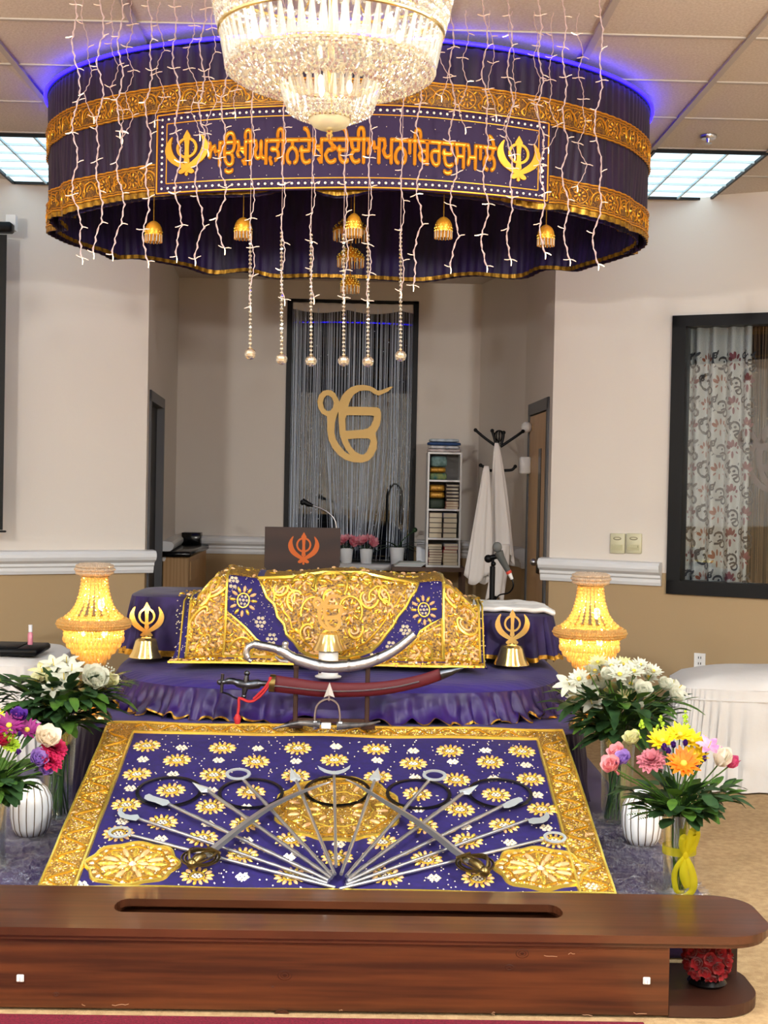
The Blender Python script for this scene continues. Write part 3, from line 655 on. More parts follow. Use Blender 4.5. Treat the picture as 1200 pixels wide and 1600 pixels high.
# coat stand
Zr=10.0
c=P(778,690,Zr); t=thing('coat_stand',(c.x,Zr,0),'black iron coat stand hung with white cloths','coat stand')
mb=MB(); mb.tube([(c.x,Zr,.03),(c.x,Zr,c.z)],.012,10); build('pole',mb,BLACK,t)
mb=MB(); mb.lathe([(.16,0),(.16,.012),(.02,.03)],20,(c.x,Zr,0)); build('base',mb,BLACK,t)
for pts in ([(775,697),(757,684),(743,672)],[(782,698),(800,686),(817,674)],[(775,695),(772,683),(769,673)],[(783,695),(786,684),(787,676)],[(778,735),(765,735),(757,730),(751,727)],[(782,735),(790,735),(800,734),(805,729)]):
    mb=MB(); mb.tube(cr([P(x,y,Zr-.02) for x,y in pts],4),.010,8); mb.ball(P(*pts[-1],Zr-.02),.014); build('hook_arm',mb,BLACK,t)
mb=MB(); q=P(780,681,Zr)
for k in range(6):
    a=PI*k/6; mb.tube([Vector((q.x+.036*cos(s)*cos(a),Zr+.036*cos(s)*sin(a),q.z+.04*sin(s))) for s in [2*PI*j/12 for j in range(12)]],.003,4,closed=True)
build('finial_cage',mb,BLACK,t)
def drape(name,top,bot,wt,wb,Z,lab,folds=7,seed=1,sk=0):
    a=P(*top,Z);b=P(*bot,Z); rr=random.Random(seed); ph=rr.random()*6
    def fn(u,v):
        s=wt+(wb-wt)*v**.7; t=u*2*PI
        r=1+.16*sin(folds*t+ph)*min(1,v*2.5)+.06*sin(3*t+5*v)
        zz=a.z+(b.z-a.z)*v*(1+.05*sin(2*t+ph)*v)
        return Vector((a.x+(b.x-a.x)*v+s*cos(t)*r+sk*v*v,Z+s*.42*sin(t)*r,zz))
    mb=MB(); mb.grid(fn,56,24,closeu=True); return build(name,mb,M(name+'_cotton%d'%seed,(232,226,220),.8,translucent=.1),label=lab,cat='cloth',group='white cloths on the coat stand',solid=.002)
drape('hanging_cloth',(776,692),(784,875),.012,.085,Zr-.06,'longer cream cloth draped from the top of the coat stand',6,1)
drape('hanging_cloth',(760,728),(752,905),.015,.085,Zr-.16,'white cloth hanging on the left hook of the coat stand',7,2,-.02)
drape('hanging_cloth',(785,850),(772,935),.05,.06,Zr-.12,'lower white cloth end hanging at the bottom of the coat stand',5,3)
# microphone on stand
Zm=8.75; c=P(770,870,Zm); t=thing('microphone_stand',(c.x,Zm,0),'black microphone stand behind the white-topped purple stool','microphone stand')
mb=MB(); mb.tube([(c.x,Zm,.02),(c.x,Zm,P(770,885,Zm).z)],.017,10); mb.tube([(c.x,Zm,P(770,890,Zm).z),(c.x,Zm,c.z)],.010,8); build('pole',mb,BLACK,t)
mb=MB(); mb.lathe([(.14,0),(.14,.015),(.02,.03)],24,(c.x,Zm,0)); build('base',mb,BLACK,t)
mb=MB(); mb.tube([P(762,872,Zm),P(784,868,Zm-.02)],.016,8); mb.ball(P(763,873,Zm),.026); mb.ball(P(771,881,Zm-.02),.016); build('clamp',mb,BLACK,t)
t=thing('microphone',P(795,900,Zm-.05),'silver-headed handheld microphone with a red band on the stand','microphone')
mb=MB(); mb.ball(P(777,855,Zm-.05),.030,.030,.033,16,10); build('grille',mb,M('grey_mesh_grille',(130,132,130),.5,.4,bump=(400,1,.004)),t)
mb=MB(); mb.tube([P(779,862,Zm-.05),P(783,872,Zm-.05),P(794,892,Zm-.05)],[.028,.024,.017],12,0); build('body',mb,M('grey_microphone_body',(84,86,84),.4),t)
mb=MB(); mb.tube([P(794,892,Zm-.05),P(796,896,Zm-.05)],.018,12); build('band',mb,M('red_tape',(214,70,52),.5),t)
mb=MB(); mb.tube([P(796,896,Zm-.05),P(800,905,Zm-.05)],[.014,.010],10); build('plug',mb,WHITEP,t)
mb=MB(); mb.tube(cr([P(800,905,Zm-.05),P(802,916,Zm-.05),P(795,926,Zm-.03),P(780,930,Zm),P(772,940,Zm)]),.005,6); build('cable',mb,BLACK,t)
# projection screen at left
t=thing('projector_screen',P(-40,345,8.35),'black cased projector screen hanging at the left wall','projector screen')
mb=MB(); bx(mb,-200,341,17,362,8.30,.09,ch=.01); build('housing',mb,BLACK,t)
mb=MB(); bx(mb,9,335,24,360,8.40,.05); build('bracket',mb,WHITEP,t,smooth=False)
mb=MB(); bx(mb,-190,362,4,828,8.34,.004); build('black_border',mb,BLACK,t,smooth=False)
mb=MB(); bx(mb,-200,825,9,832,8.335,.02,ch=.004); build('bottom_bar',mb,BLACK,t)
# left table
a=P(-60,1034,6.9); b=P(62,1034,6.9)
def clothtable(name,x0,x1,y0,y1,zt_,lab,folds=40,amp=.012,zb_=.01,col=(226,224,222),ex=5,crown=.02,flare=.03,seed=0,band=None,rot=0):
    """box-like table under a floor length pleated cloth"""
    cx=(x0+x1)/2;cy=(y0+y1)/2;a=(x1-x0)/2;b=(y1-y0)/2
    s=lambda q,e:(abs(q)**e)*(1 if q>=0 else -1)
    def rim(t,k=1,o=0):
        e=2/ex; x=(a*k+o)*s(cos(t),e);y=(b*k+o)*s(sin(t),e); return cx+x*cos(rot)-y*sin(rot),cy+x*sin(rot)+y*cos(rot)
    mb=MB()
    def top(u,v):
        x,y=rim(u*2*PI,v,0); return Vector((x,y,zt_+crown*(1-v**3)+.004*noise.noise(Vector((x*6,y*6,seed)))-(.02*max(0,v-.93)/.07)))
    mb.grid(top,160,14,closeu=True)
    def side(u,v):
        t=u*2*PI; w_=(v**.7)*amp*(sin(folds*t+1.5*sin(5*t))+.5*sin(folds*.47*t+seed)); x,y=rim(t,1,flare*v+w_); return Vector((x,y,zt_-.02+(zb_-zt_+.02)*v))
    mb.grid(side,360,16,mi=1,closeu=True)
    m2=M(name+'_skirt',col,.8,bump=(30,.2,.008)); m1=M(name+'_top',tuple(min(255,c+2) for c in col),.8,bump=(14,.3,.015))
    o=build(name,mb,[m1,m2],label=lab,cat='covered table')
    if band:
        r=MB(); r.tube([Vector((*rim(2*PI*k/200,1,.008+flare*.0),zt_-.0+band)) for k in range(200)],.005,5,closed=True); build('piping',r,m1,o)
    return o
q=P(62,1030,6.9)
clothtable('covered_table',q.x-1.0,q.x+.05,6.75,7.6,P(40,1034,6.8).z,'small white covered table beside the left bouquet, black case on it',seed=3)
tz2=P(40,1034,6.8).z+.02
mb=MB(); c=P(62,1020,6.9); mb.box(c.x-.7,c.x,6.85,7.15,tz2,tz2+.035,ch=.01); mb.box(c.x-.66,c.x-.1,6.87,7.1,tz2+.034,tz2+.042,ch=.003); build('black_case',mb,BLACK,label='flat black case lying on the left white table',cat='case')
c=P(47,1018,6.98); t=thing('spray_bottle',(c.x,6.98,tz2+.042),'small pink spray bottle standing on the black case','bottle')
mb=MB(); mb.lathe([(.012,0),(.013,.005),(.013,.055),(.007,.062)],16,(c.x,6.98,tz2+.042)); build('body',mb,M('pink_bottle',(206,130,150),.25),t)
mb=MB(); mb.lathe([(.010,.063),(.010,.098)],14,(c.x,6.98,tz2+.042)); build('cap',mb,M('clear_cap',(220,222,230),.2),t)
# right white table
clothtable('covered_table',1.76,3.3,7.35,8.0,.56,'large bed-like table under a gathered white cloth at the right wall',70,.016,crown=.08,flare=.05,ex=7,band=-.075,seed=1,rot=-.12)
# ---------------- stage ----------------
PLASTIC=None
def sup(t,e): c_,s_=cos(t),sin(t); f=lambda q:(abs(q)**(2/e))*(1 if q>=0 else -1); return f(c_),f(s_)
# low platform
LPz=.20
mb=MB(); mb.box(-1.75,1.24,4.74,8.5,.0,LPz-.006,ch=.02)
lowp=build('low_platform',mb,PURPLED,label='low purple covered platform on the carpet behind the wooden bench',cat='platform')
# clear plastic sheets with creases
m=bpy.data.materials.new('clear_plastic_sheet'); m.use_nodes=True; nt=m.node_tree; nt.nodes.remove(nt.nodes['Principled BSDF'])
t_=nt.nodes.new('ShaderNodeBsdfTransparent'); t_.inputs[0].default_value=(.93,.94,1,1); g_=nt.nodes.new('ShaderNodeBsdfGlossy'); g_.inputs['Roughness'].default_value=.07
mx=nt.nodes.new('ShaderNodeMixShader'); mx.inputs[0].default_value=.24
tc=nt.nodes.new('ShaderNodeTexCoord'); no=nt.nodes.new('ShaderNodeTexVoronoi'); no.feature='DISTANCE_TO_EDGE'; no.inputs['Scale'].default_value=16; n2=nt.nodes.new('ShaderNodeTexNoise'); n2.inputs['Scale'].default_value=18; n2.inputs['Detail'].default_value=6; n2.inputs['Distortion'].default_value=2
bu=nt.nodes.new('ShaderNodeBump'); bu.inputs['Strength'].default_value=1; bu.inputs['Distance'].default_value=.05
nt.links.new(tc.outputs['Object'],n2.inputs['Vector']); nt.links.new(n2.outputs['Fac'],bu.inputs['Height']); nt.links.new(bu.outputs[0],g_.inputs['Normal'])
nt.links.new(t_.outputs[0],mx.inputs[1]); nt.links.new(g_.outputs[0],mx.inputs[2]); nt.links.new(mx.outputs[0],nt.nodes['Material Output'].inputs[0])
PLASTIC=m
def ridged(x,y,s): return 1-abs(noise.noise(Vector((x*s,y*s,3.3))))*2
for nm,(xa,xb),lab in (('left',(-1.74,-1.0),'crinkled clear plastic sheet over the left of the low platform'),('right',(.88,1.24),'crinkled clear plastic sheet over the right of the low platform')):
    mb=MB()
    def fn(u,v):
        x=xa+(xb-xa)*u; y=4.745+1.2*v; return Vector((x,y,LPz+.003+.05*max(0,ridged(x,y,6)-.72)+.045*max(0,ridged(x+3,y,13)-.74)+.02*max(0,ridged(x,y+5,27)-.7)))
    mb.grid(fn,150,220); build('plastic_sheet',mb,PLASTIC,label=lab,cat='plastic sheet')
QB=M('purple_bed_cover',(48,28,126),.65,noise_=(4,(38,20,104)),sheen=.08)
nt=QB.node_tree
w_=nt.nodes.new('ShaderNodeTexWave'); w_.wave_type='RINGS'; w_.inputs['Scale'].default_value=9; w_.inputs['Distortion'].default_value=3; w_.inputs['Detail Scale'].default_value=2
tc=nt.nodes.new('ShaderNodeTexCoord'); nt.links.new(tc.outputs['Object'],w_.inputs['Vector'])
bu=nt.nodes.new('ShaderNodeBump'); bu.inputs['Strength'].default_value=.3; bu.inputs['Distance'].default_value=.004; nt.links.new(w_.outputs['Fac'],bu.inputs['Height']); nt.links.new(bu.outputs[0],nt.nodes['Principled BSDF'].inputs['Normal'])
# lower tier
cy=7.3; 
def tier(name,cx,a,cy,b,z0,z1,e,mt,ms,lab,crown,folds,amp,flare,hem,seed,edge=.03):
    t=thing(name,(cx,cy,z0),lab,'platform')
    def rim(u,k=1,o=0):
        X,Y=sup(u,e); return cx+(a*k+o)*X,cy+(b*k+o)*Y
    mb=MB()
    def top(u,v):
        x,y=rim(u*2*PI,v); return Vector((x,y,z1+crown*(1-v**2.5)-edge*max(0,(v-.93)/.07)**2+.006*noise.noise(Vector((x*5,y*5,seed)))))
    mb.grid(top,200,26,closeu=True)
    build('quilt',mb,mt,t)
    mb=MB()
    def side(u,v):
        tt=u*2*PI; n1=noise.noise(Vector((cos(tt)*3,sin(tt)*3,seed+v*2))); n2=noise.noise(Vector((cos(tt)*14,sin(tt)*14,seed+v*1.2)))
        wv=v**.8*amp*(sin(folds*tt+3*sin(7*tt)+2*n1)+.7*n2*2+.6*sin(folds*2.3*tt+seed)); x,y=rim(tt,1,flare*v+wv+.01*v)
        zz=z1-edge+(z0-z1+edge)*v + (v**3)*hem*(n2*.06+.016*sin(folds*1.7*tt+4*n1))
        return Vector((x,y,max(zz,z0+.002)))
    mb.grid(side,900,18,closeu=True); sk=build('skirt',mb,ms,t,solid=0)
    if hem:
        mb=MB()
        def hm(u,v):
            p=side(u,.93+v*.07); q=side(u,.85); d=(p-Vector((cx,cy,p.z))).normalized(); return p+d*.004+Vector((0,0,.001))
        mb.grid(hm,900,2,closeu=True); build('gold_hem',mb,HEM,sk,label='gold ribbon hem')
    return t,rim,side
VEL=M('dark_purple_fabric',(27,11,62),.65,noise_=(6,(24,8,58)),sheen=.08)
RUF=M('purple_satin_ruffle',(46,16,98),.45,noise_=(7,(28,8,68)),sheen=.05)
LTz=.545; XC=-.095
lt=tier('stage_tier',XC,1.14,7.25,1.24,LPz,LTz,9,QB,VEL,'wide lower purple tier under the round throne bed',0,30,.008,.02,0,2,edge=.02)
ut,urim,uside=tier('throne_bed',XC+.02,1.085,7.24,1.07,LTz,.70,3.2,QB,RUF,'round purple quilted bed with a gold hemmed ruffle on the stage',.05,46,.020,.05,1.0,5,edge=.02)
# ramp under the sloping cloth
A0=Vector((XC+.02,6.06,LTz+.004)); B0=Vector((XC+.02,4.745,LPz+.012))
pA=P(525,1140,6.02); pB=P(520,1394,4.84)
sv=(A0-B0); SL=sv.length; sv.normalize(); su=Vector((1,0,0)); sn=su.cross(sv)
HW=.983
mb=MB(); 
vs=[Vector((x,y,z)) for x in (XC-HW+.05,XC+HW-.05) for (y,z) in ((4.80,LPz),(5.985,LPz),(5.985,LTz-.022),(4.80,LPz+.012))]
mb.add(vs,[(3,2,1,0),(4,5,6,7),(0,1,5,4),(1,2,6,5),(2,3,7,6),(3,0,4,7)]); build('display_ramp',mb,PURPLED,label='sloping purple board under the embroidered cloth',cat='display board',smooth=False)
# slope surface: u across from centre, v up from the bottom edge
def gxx(Y): # keeps nothing: real cloth is a rectangle
    return 1
skew=.0
def slope(u,v):
    p=B0+su*u+sv*v
    # hem drop at the side edges
    ed=max(0,abs(u)-(HW-.02)); p=p-sn*0.0
    return p+sn*(.002*sin(u*9+v*7)+.0015*sin(v*21-u*13))
ru=thing('embroidered_cloth',B0,'large sloping indigo cloth with gold flowers laid before the throne bed','embroidered cloth')
mb=MB(); mb.grid(lambda a,b:slope(-HW+2*HW*a,SL*b*1.0),60,50); build('velvet',mb,NAVY,ru,solid=.004,off=-1)
def uv(x,y):
    q=PP(x,y,B0,sn)-B0; return q.dot(su),q.dot(sv)
EM=[GOLD,PEACH,PEARL,GOLDB,GOLDBASE]
mb=MB(); E=Emb(slope,mb,1)
if (E.fr(0,.5)[3]).z<0: E.flip=-1
BW=.125
# border strips
for lp in ([(-HW+.004,0.004),(-HW+BW,0.004),(-HW+BW,SL-.10),(HW-BW,SL-.10),(HW-BW,.004),(HW-.004,.004),(HW-.004,SL-.004),(-HW+.004,SL-.004)],): E.fill(lp,4,.0012)
def edge(pts,w,mi,step=.03):
    out=[]
    for i in range(len(pts)-1):
        a,b=pts[i],pts[i+1]; n=max(1,int(math.hypot(b[0]-a[0],b[1]-a[1])/step))
        for k in range(n): out.append((a[0]+(b[0]-a[0])*k/n,a[1]+(b[1]-a[1])*k/n))
    out.append(pts[-1]); E.line(out,w,mi)
edge([(-HW+.005,.003),(-HW+.005,SL-.006),(HW-.005,SL-.006),(HW-.005,.003)],.012,3)
edge([(-HW+BW,.003),(-HW+BW,SL-.10),(HW-BW,SL-.10),(HW-BW,.003)],.014,3)
edge([(-HW+.006,.006),(HW-.006,.006)],.014,3)
rr=random.Random(8)
def vine(x0,y0,x1,y1,amp,per,off=0):
    L=math.hypot(x1-x0,y1-y0); dx,dy=(x1-x0)/L,(y1-y0)/L; nx,ny=-dy,dx; n=int(L/.008)
    E.line([(x0+dx*L*k/n+nx*amp*sin(k/n*L/per*2*PI+off),y0+dy*L*k/n+ny*amp*sin(k/n*L/per*2*PI+off)) for k in range(n+1)],.009,0)
    m_=int(L/per*2)
    for j in range(m_):
        s=(j+.5)*per/2; sg=1 if j%2 else -1; cx=x0+dx*s+nx*amp*.35*sg; cy_=y0+dy*s+ny*amp*.35*sg
        if s<L: E.flower(cx,cy_,amp*.62,8,3,1,2)
        for q in range(7): 
            a=s+rr.uniform(-per/4,per/4); o=-sg*amp*rr.uniform(.5,1.15); E.petal(x0+dx*a+nx*o,y0+dy*a+ny*o,.011,.005,rr.random()*PI,.005,rr.choice((0,1,3)),6)
vine(-HW+BW/2+.003,.02,-HW+BW/2+.003,SL-.08,.042,.15); vine(HW-BW/2-.003,.02,HW-BW/2-.003,SL-.08,.042,.15,PI)
vine(-HW+BW,SL-.05,HW-BW,SL-.05,.030,.13)
for i in range(2600):
    if rr.random()<.62: 
        sgn=rr.choice((-1,1)); u=sgn*(HW-rr.uniform(.012,BW-.012)); v=rr.uniform(.01,SL-.02)
    else: u=rr.uniform(-HW+BW,HW-BW); v=SL-rr.uniform(.012,.092)
    E.bead(u,v,rr.uniform(.003,.0055),mi=rr.choice((0,3,3,2)))
# flowers
FL=[(407,112),(690,117),(973,120),(520,165),(815,168),(1110,165),(370,215),(658,220),(965,222),(497,275),(797,285),(330,330),(645,338),(465,395),(775,405),(300,440),(615,455),(945,465),(765,520),(595,600),(945,598),(1120,530)]
FR=[(210,123),(487,128),(757,133),(350,175),(638,172),(510,235),(790,237),(365,292),(660,293),(832,347),(525,350),(690,410),(385,410),(880,465),(553,468),(235,468),(400,535),(252,600),(592,608),(217,228)]
SM=[(537,118),(823,118),(1115,112),(392,160),(676,165),(966,165),(505,218),(345,268),(780,340),(635,400),(315,395),(460,458),(780,462),(765,598),(160,628),(650,278),(940,528)]
SR=[(62,113),(215,165),(350,127),(498,168),(622,128),(773,182),(650,230),(357,230),(815,292),(848,415),(545,415),(713,473),(428,602),(1018,640),(370,350),(70,480)]
big=[uv(60+x/2.4,1120+y/2.4) for x,y in FL]+[uv(500+x/2.4,1120+y/2.4) for x,y in FR]
sm=[uv(60+x/2.4,1120+y/2.4) for x,y in SM]+[uv(500+x/2.4,1120+y/2.4) for x,y in SR]
for i,(u,v) in enumerate(big): E.flower(u,v,.060,14,3,1,2,a0=i)
for u,v in sm: E.floret(u,v,.026,2)
def oval(cu,cv,a,b,n=48,lob=0,amp=0): return [(cu+a*(1+amp*cos(lob*t))*cos(t),cv+b*(1+amp*cos(lob*t))*sin(t)) for t in [2*PI*k/n for k in range(n)]]
def medallion(cu,cv,a,b):
    E.fill(oval(cu,cv,a,b,48,8,.05),4,.002); E.line(oval(cu,cv,a,b,64,8,.05),.013,3,closed=True); E.line(oval(cu,cv,a*.78,b*.78,48,8,.07),.009,0,closed=True)
    for k in range(16):
        t=2*PI*k/16; E.petal(cu+a*.55*cos(t),cv+b*.55*sin(t),.036,.010,math.atan2(b*sin(t),a*cos(t)),.010,1 if k%2 else 3,8)
    for k in range(26): t=2*PI*k/26; E.petal(cu+a*.88*cos(t),cv+b*.88*sin(t),.013,.008,t,.007,(1,2,3)[k%3],6)
    for k in range(10): t=2*PI*k/10; E.petal(cu+a*.24*cos(t),cv+b*.24*sin(t),.022,.009,math.atan2(b*sin(t),a*cos(t)),.010,3 if k%2 else 1,6)
    E.bead(cu,cv,.018,.014,2)
    for k in range(260):
        t=rr.random()*2*PI; q=math.sqrt(rr.random())*.96; E.bead(cu+a*q*cos(t),cv+b*q*sin(t),rr.uniform(.003,.0065),mi=rr.choice((0,3,3,2)))
u,v=uv(207,1351); u2,v2=uv(278,1351); _,v3=uv(207,1320); medallion(u,v,abs(u2-u),abs(v3-v)*1.0)
u,v=uv(845,1358); medallion(u,v,abs(u2-uv(207,1351)[0]),abs(v3-uv(207,1351)[1]))
# central half-round emblem
u0,v0=uv(527,1266); ua=uv(627,1266)[0]-u0; vb=uv(527,1216)[1]-v0; vc=v0-uv(527,1314)[1]
def dome(k=1):
    pts=[]
    for j in range(60):
        t=2*PI*j/60; s=sin(t); c_=cos(t); vv=vb if s>0 else vc; pts.append((u0+ua*k*c_*(1+.03*cos(14*t)),v0+vv*k*(abs(s)**1.1)*(1 if s>0 else -1)*(1+.03*cos(14*t))))
    return pts
E.fill(dome(),4,.002); E.line(dome(),.013,3,closed=True); E.line(dome(.84),.008,0,closed=True); E.line(dome(.55),.008,3,closed=True)
for k in range(22): t=2*PI*k/22; vv=vb if sin(t)>0 else vc; E.petal(u0+ua*.7*cos(t),v0+vv*.7*sin(t),.026,.009,math.atan2(vv*sin(t),ua*cos(t)),.009,(1,3)[k%2],8)
for k in range(14): t=2*PI*k/14; vv=vb if sin(t)>0 else vc; E.petal(u0+ua*.35*cos(t),v0+vv*.35*sin(t),.024,.008,math.atan2(vv*sin(t),ua*cos(t)),.009,(3,1)[k%2],8)
for k in range(520):
    t=rr.random()*2*PI; q=math.sqrt(rr.random())*.97; vv=vb if sin(t)>0 else vc; E.bead(u0+ua*q*cos(t),v0+vv*q*sin(t),rr.uniform(.003,.0065),mi=rr.choice((0,3,3,2)))
for i in range(800):
    u=rr.uniform(-HW+BW+.02,HW-BW-.02); v=rr.uniform(.02,SL-.12)
    if min(math.hypot(u-a,v-b) for a,b in big)<.068: continue
    E.bead(u,v,.0035,mi=2)
build('embroidery',mb,EM,ru)
# ---------------- the covered scripture on the bed ----------------
ZB=.755
GX0=P(265,1040,6.45).x; GX1=P(763,1042,6.45).x
XM=(GX0+GX1)/2; GW=(GX1-GX0)/2
def ridge(s): # s -1..1 : height of ridge, depth of ridge
    k=max(0,min(1,(1-abs(s))/.26)); k=k*k*(3-2*k)
    return 1.045+.112*k+.012*sin(s*7+1)*k
def bun(u,v):
    """u metres from centre, v metres up the cloth from the front hem"""
    s=max(-1.02,min(1.02,u/GW)); H=ridge(s); k=max(0,min(1,(1-abs(s))/.26))
    pr=[(6.44,ZB+.008),(6.50,ZB+.03),(6.58,ZB+.14),(6.64,H-.06),(6.68,H-.012),(6.76,H+.004),(6.95,H+.012*k),(7.15,H-.02),(7.22,H-.15),(7.25,ZB+.02)]
    # arclength
    L=[0]
    for i in range(len(pr)-1): L.append(L[-1]+math.hypot(pr[i+1][0]-pr[i][0],pr[i+1][1]-pr[i][1]))
    front=L[4]; q=v/.44*front if v<.44 else front+(v-.44)/.62*(L[-1]-front)
    q=max(0,min(L[-1]-1e-6,q))
    for i in range(len(pr)-1):
        if q<=L[i+1]: t=(q-L[i])/(L[i+1]-L[i]); 
        if q<=L[i+1]: break
    p0=pr[max(0,i-1)];p1=pr[i];p2=pr[i+1];p3=pr[min(len(pr)-1,i+2)]
    c=lambda a,b,c_,d:.5*(2*b+(c_-a)*t+(2*a-5*b+4*c_-d)*t*t+(3*b-a-3*c_+d)*t**3)
    y=c(p0[0],p1[0],p2[0],p3[0]); z=c(p0[1],p1[1],p2[1],p3[1])
    taper=1-.085*min(1,max(0,v/.44))
    vv=min(1,v/.44); y+= .010*sin(u*11)*(1-vv)-.02*(1-k)*0
    return Vector((XM+u*taper,y,z))
gs=thing('scripture_cover_cloth',(XM,6.8,ZB),'gold encrusted indigo cloth draped over the scripture on the throne bed','embroidered cloth')
mb=MB(); mb.grid(lambda a,b:bun(-GW+2*GW*a,1.06*b),90,70); build('velvet',mb,NAVY,gs,solid=.002)
for s in (-1,1):
    mb=MB()
    pts=[bun(s*GW*.995,1.06*k/40) for k in range(41)]; cb=Vector((XM+s*GW*.86,6.85,ZB))
    n=len(pts); mb.add([p for p in pts]+[Vector((p.x,p.y,ZB-.0)) for p in pts],[(i,i+1,n+i+1,n+i) for i in range(n-1)]); build('end_fold',mb,NAVY,gs)
mb=MB(); E=Emb(bun,mb,1)
if E.fr(0,.2)[3].y>0: E.flip=-1
def gpx(x,y): # photo pixel on front face -> cloth coordinates
    u=((x-514)/246)*GW; 
    v=(1038-y)/140*.44 if y>898 else .44+(898-y)/14*.36
    tp=1-.085*min(1,v/.44); return u/tp*1.0,v
def poly(px): return [gpx(x,y) for x,y in px]
EM=[GOLD,PEACH,PEARL,GOLDB,BUNBASE]
# gold ground regions
E.fill(poly([(268,1037),(262,1037)]+[(x,1037) for x in range(290,760,30)]+[(758,1037)]+[(755,1018)]+[(x,1018) for x in range(730,280,-30)]+[(272,1018)]),4)
def panel(x0,x1,y0,y1):
    n=12; lp=[(x0,y1+(y0-y1)*k/n) for k in range(n)]+[(x0+(x1-x0)*k/n,y0) for k in range(n)]+[(x1,y0+(y1-y0)*k/n) for k in range(n)]+[(x1+(x0-x1)*k/n,y1) for k in range(n)]; return poly(lp)
for x0,x1 in ((291,347),(692,748)): E.fill(panel(x0,x1,899,1019),4)
# top strip panels
for x0,x1 in ((300,395),(640,740)): E.fill(panel(x0,x1,884,899),4)
ctr=[(395,899),(405,915),(412,930),(425,940),(430,955),(441,965),(445,980),(458,990),(468,1003),(480,1012),(500,1019),(540,1019),(560,1012),(578,1003),(592,990),(602,978),(612,965),(620,952),(632,940),(640,925),(648,915),(652,905),(640,899),(600,897),(560,896),(500,896),(450,897)]
E.fill(poly(ctr),4); E.line(poly(ctr),.016,3,closed=True)
inn=[(514+(x-514)*.88,899+(y-899)*.86+2) for x,y in ctr]; E.line(poly(inn),.010,0,closed=True)
E.fill(panel(405,640,882,898),4)
for tri in ([(349,952),(362,960),(380,972),(398,988),(412,996),(425,1006),(440,1018),(349,1018)],[(690,955),(672,962),(655,972),(648,985),(630,992),(615,1003),(600,1018),(690,1018)]):
    E.fill(poly(tri),4); E.line(poly(tri),.014,3,closed=True); E.line(poly([(x+(-8 if x>500 else -8)+8,y+7) for x,y in tri[:-1]]),.008,0)
for x in (291,348,692,749): E.line(poly([(x,1019-6*k) for k in range(21)]+[(x,893),(x,887),(x,880)]),.016,3)
for x in (280,755): E.line(poly([(x,1036-7*k) for k in range(20)]+[(x,890)]),.010,3)
E.line(poly([(266+8*k,1036) for k in range(62)]),.012,3); E.line(poly([(290+8*k,1019) for k in range(58)]),.010,0)
def inpoly(p,lp):
    x,y=p;c=False;j=len(lp)-1
    for i in range(len(lp)):
        if (lp[i][1]>y)!=(lp[j][1]>y) and x<(lp[j][0]-lp[i][0])*(y-lp[i][1])/(lp[j][1]-lp[i][1])+lp[i][0]: c=not c
        j=i
    return c
def ringf(x,y,R): u,v=gpx(x,y); E.flower(u,v,R,12,3,1,2); return
for x,y,R in ((375,937,.072),(661,943,.068),(317,990,.066),(722,996,.066)): ringf(x,y,R)
for x,y in ((403,963),(422,986),(444,1006),(632,970),(610,994),(583,1014),(358,912),(640,915)): u,v=gpx(x,y); E.floret(u,v,.030,2)
rr=random.Random(21)
# scrolls, paisleys and petals over the gold ground
def curl(u,v,s,a0,w,mi,turn=.8): E.line([(u+s*(1-.6*k/10)*cos(a0+turn*2*PI*k/10),v+s*(1-.6*k/10)*sin(a0+turn*2*PI*k/10)) for k in range(11)],w,mi)
def paisley(u,v,s,a):
    pts=[]
    for k in range(14):
        t=k/13; ang=a+t*PI*1.25; r=s*(.35+.65*t); pts.append((u+r*cos(ang),v+r*sin(ang)))
    E.line(pts,.016,3,h=.014); E.line([(p[0]*.55+u*.45,p[1]*.55+v*.45) for p in pts],.014,1,h=.012)
for (x,y,s,a) in ((312,950,.07,.3),(330,915,.06,2),(312,925,.05,4),(724,950,.07,2.4),(705,915,.06,1),(735,925,.05,5),(460,930,.06,.5),(570,930,.06,2.2),(514,985,.07,1.57),(480,975,.05,.4),(550,975,.05,2.8),(600,920,.05,1),(430,915,.05,2.5),(514,930,.06,1.5)):
    u,v=gpx(x,y); paisley(u,v,s,a)
for (x,y,R) in ((514,915,.07),(470,905,.05),(560,905,.05),(440,930,.045),(590,930,.045),(485,950,.05),(545,950,.05),(514,1000,.05),(375,1005,.05),(655,1005,.05),(320,910,.045),(722,912,.045)):
    u,v=gpx(x,y)
    for k in range(9): t=2*PI*k/9; E.petal(u+R*.7*cos(t),v+R*.7*sin(t),R*.36,R*.17,t,.013,1 if k%2 else 3,6)
    E.line([(u+R*1.15*cos(t),v+R*1.15*sin(t)) for t in [PI*k/10 for k in range(-2,12)]],.013,3,h=.012)
cnt=0
regs=[poly(ctr),panel(291,347,899,1019),panel(692,748,899,1019)]
while cnt<3300:
    cnt+=1
    x=rr.uniform(268,758); y=rr.uniform(884,1036); u,v=gpx(x,y)
    inside=y>1019 or 291<x<347 or 692<x<748 or inpoly((x,y),ctr) or (y<898 and (x<395 or x>640 or 405<x<640)) or inpoly((x,y),[(349,952),(380,972),(412,996),(440,1018),(349,1018)]) or inpoly((x,y),[(690,955),(655,972),(630,992),(600,1018),(690,1018)])
    if inside:
        if rr.random()<.28: E.petal(u,v,rr.uniform(.012,.022),rr.uniform(.005,.008),rr.random()*PI,.009,rr.choice((1,1,3,0)),6)
        else: E.bead(u,v,rr.uniform(.0035,.008),mi=rr.choice((0,3,3,3,2)))
    elif rr.random()<.35: E.bead(u,v,.0035,mi=2)
build('embroidery',mb,EM,gs)
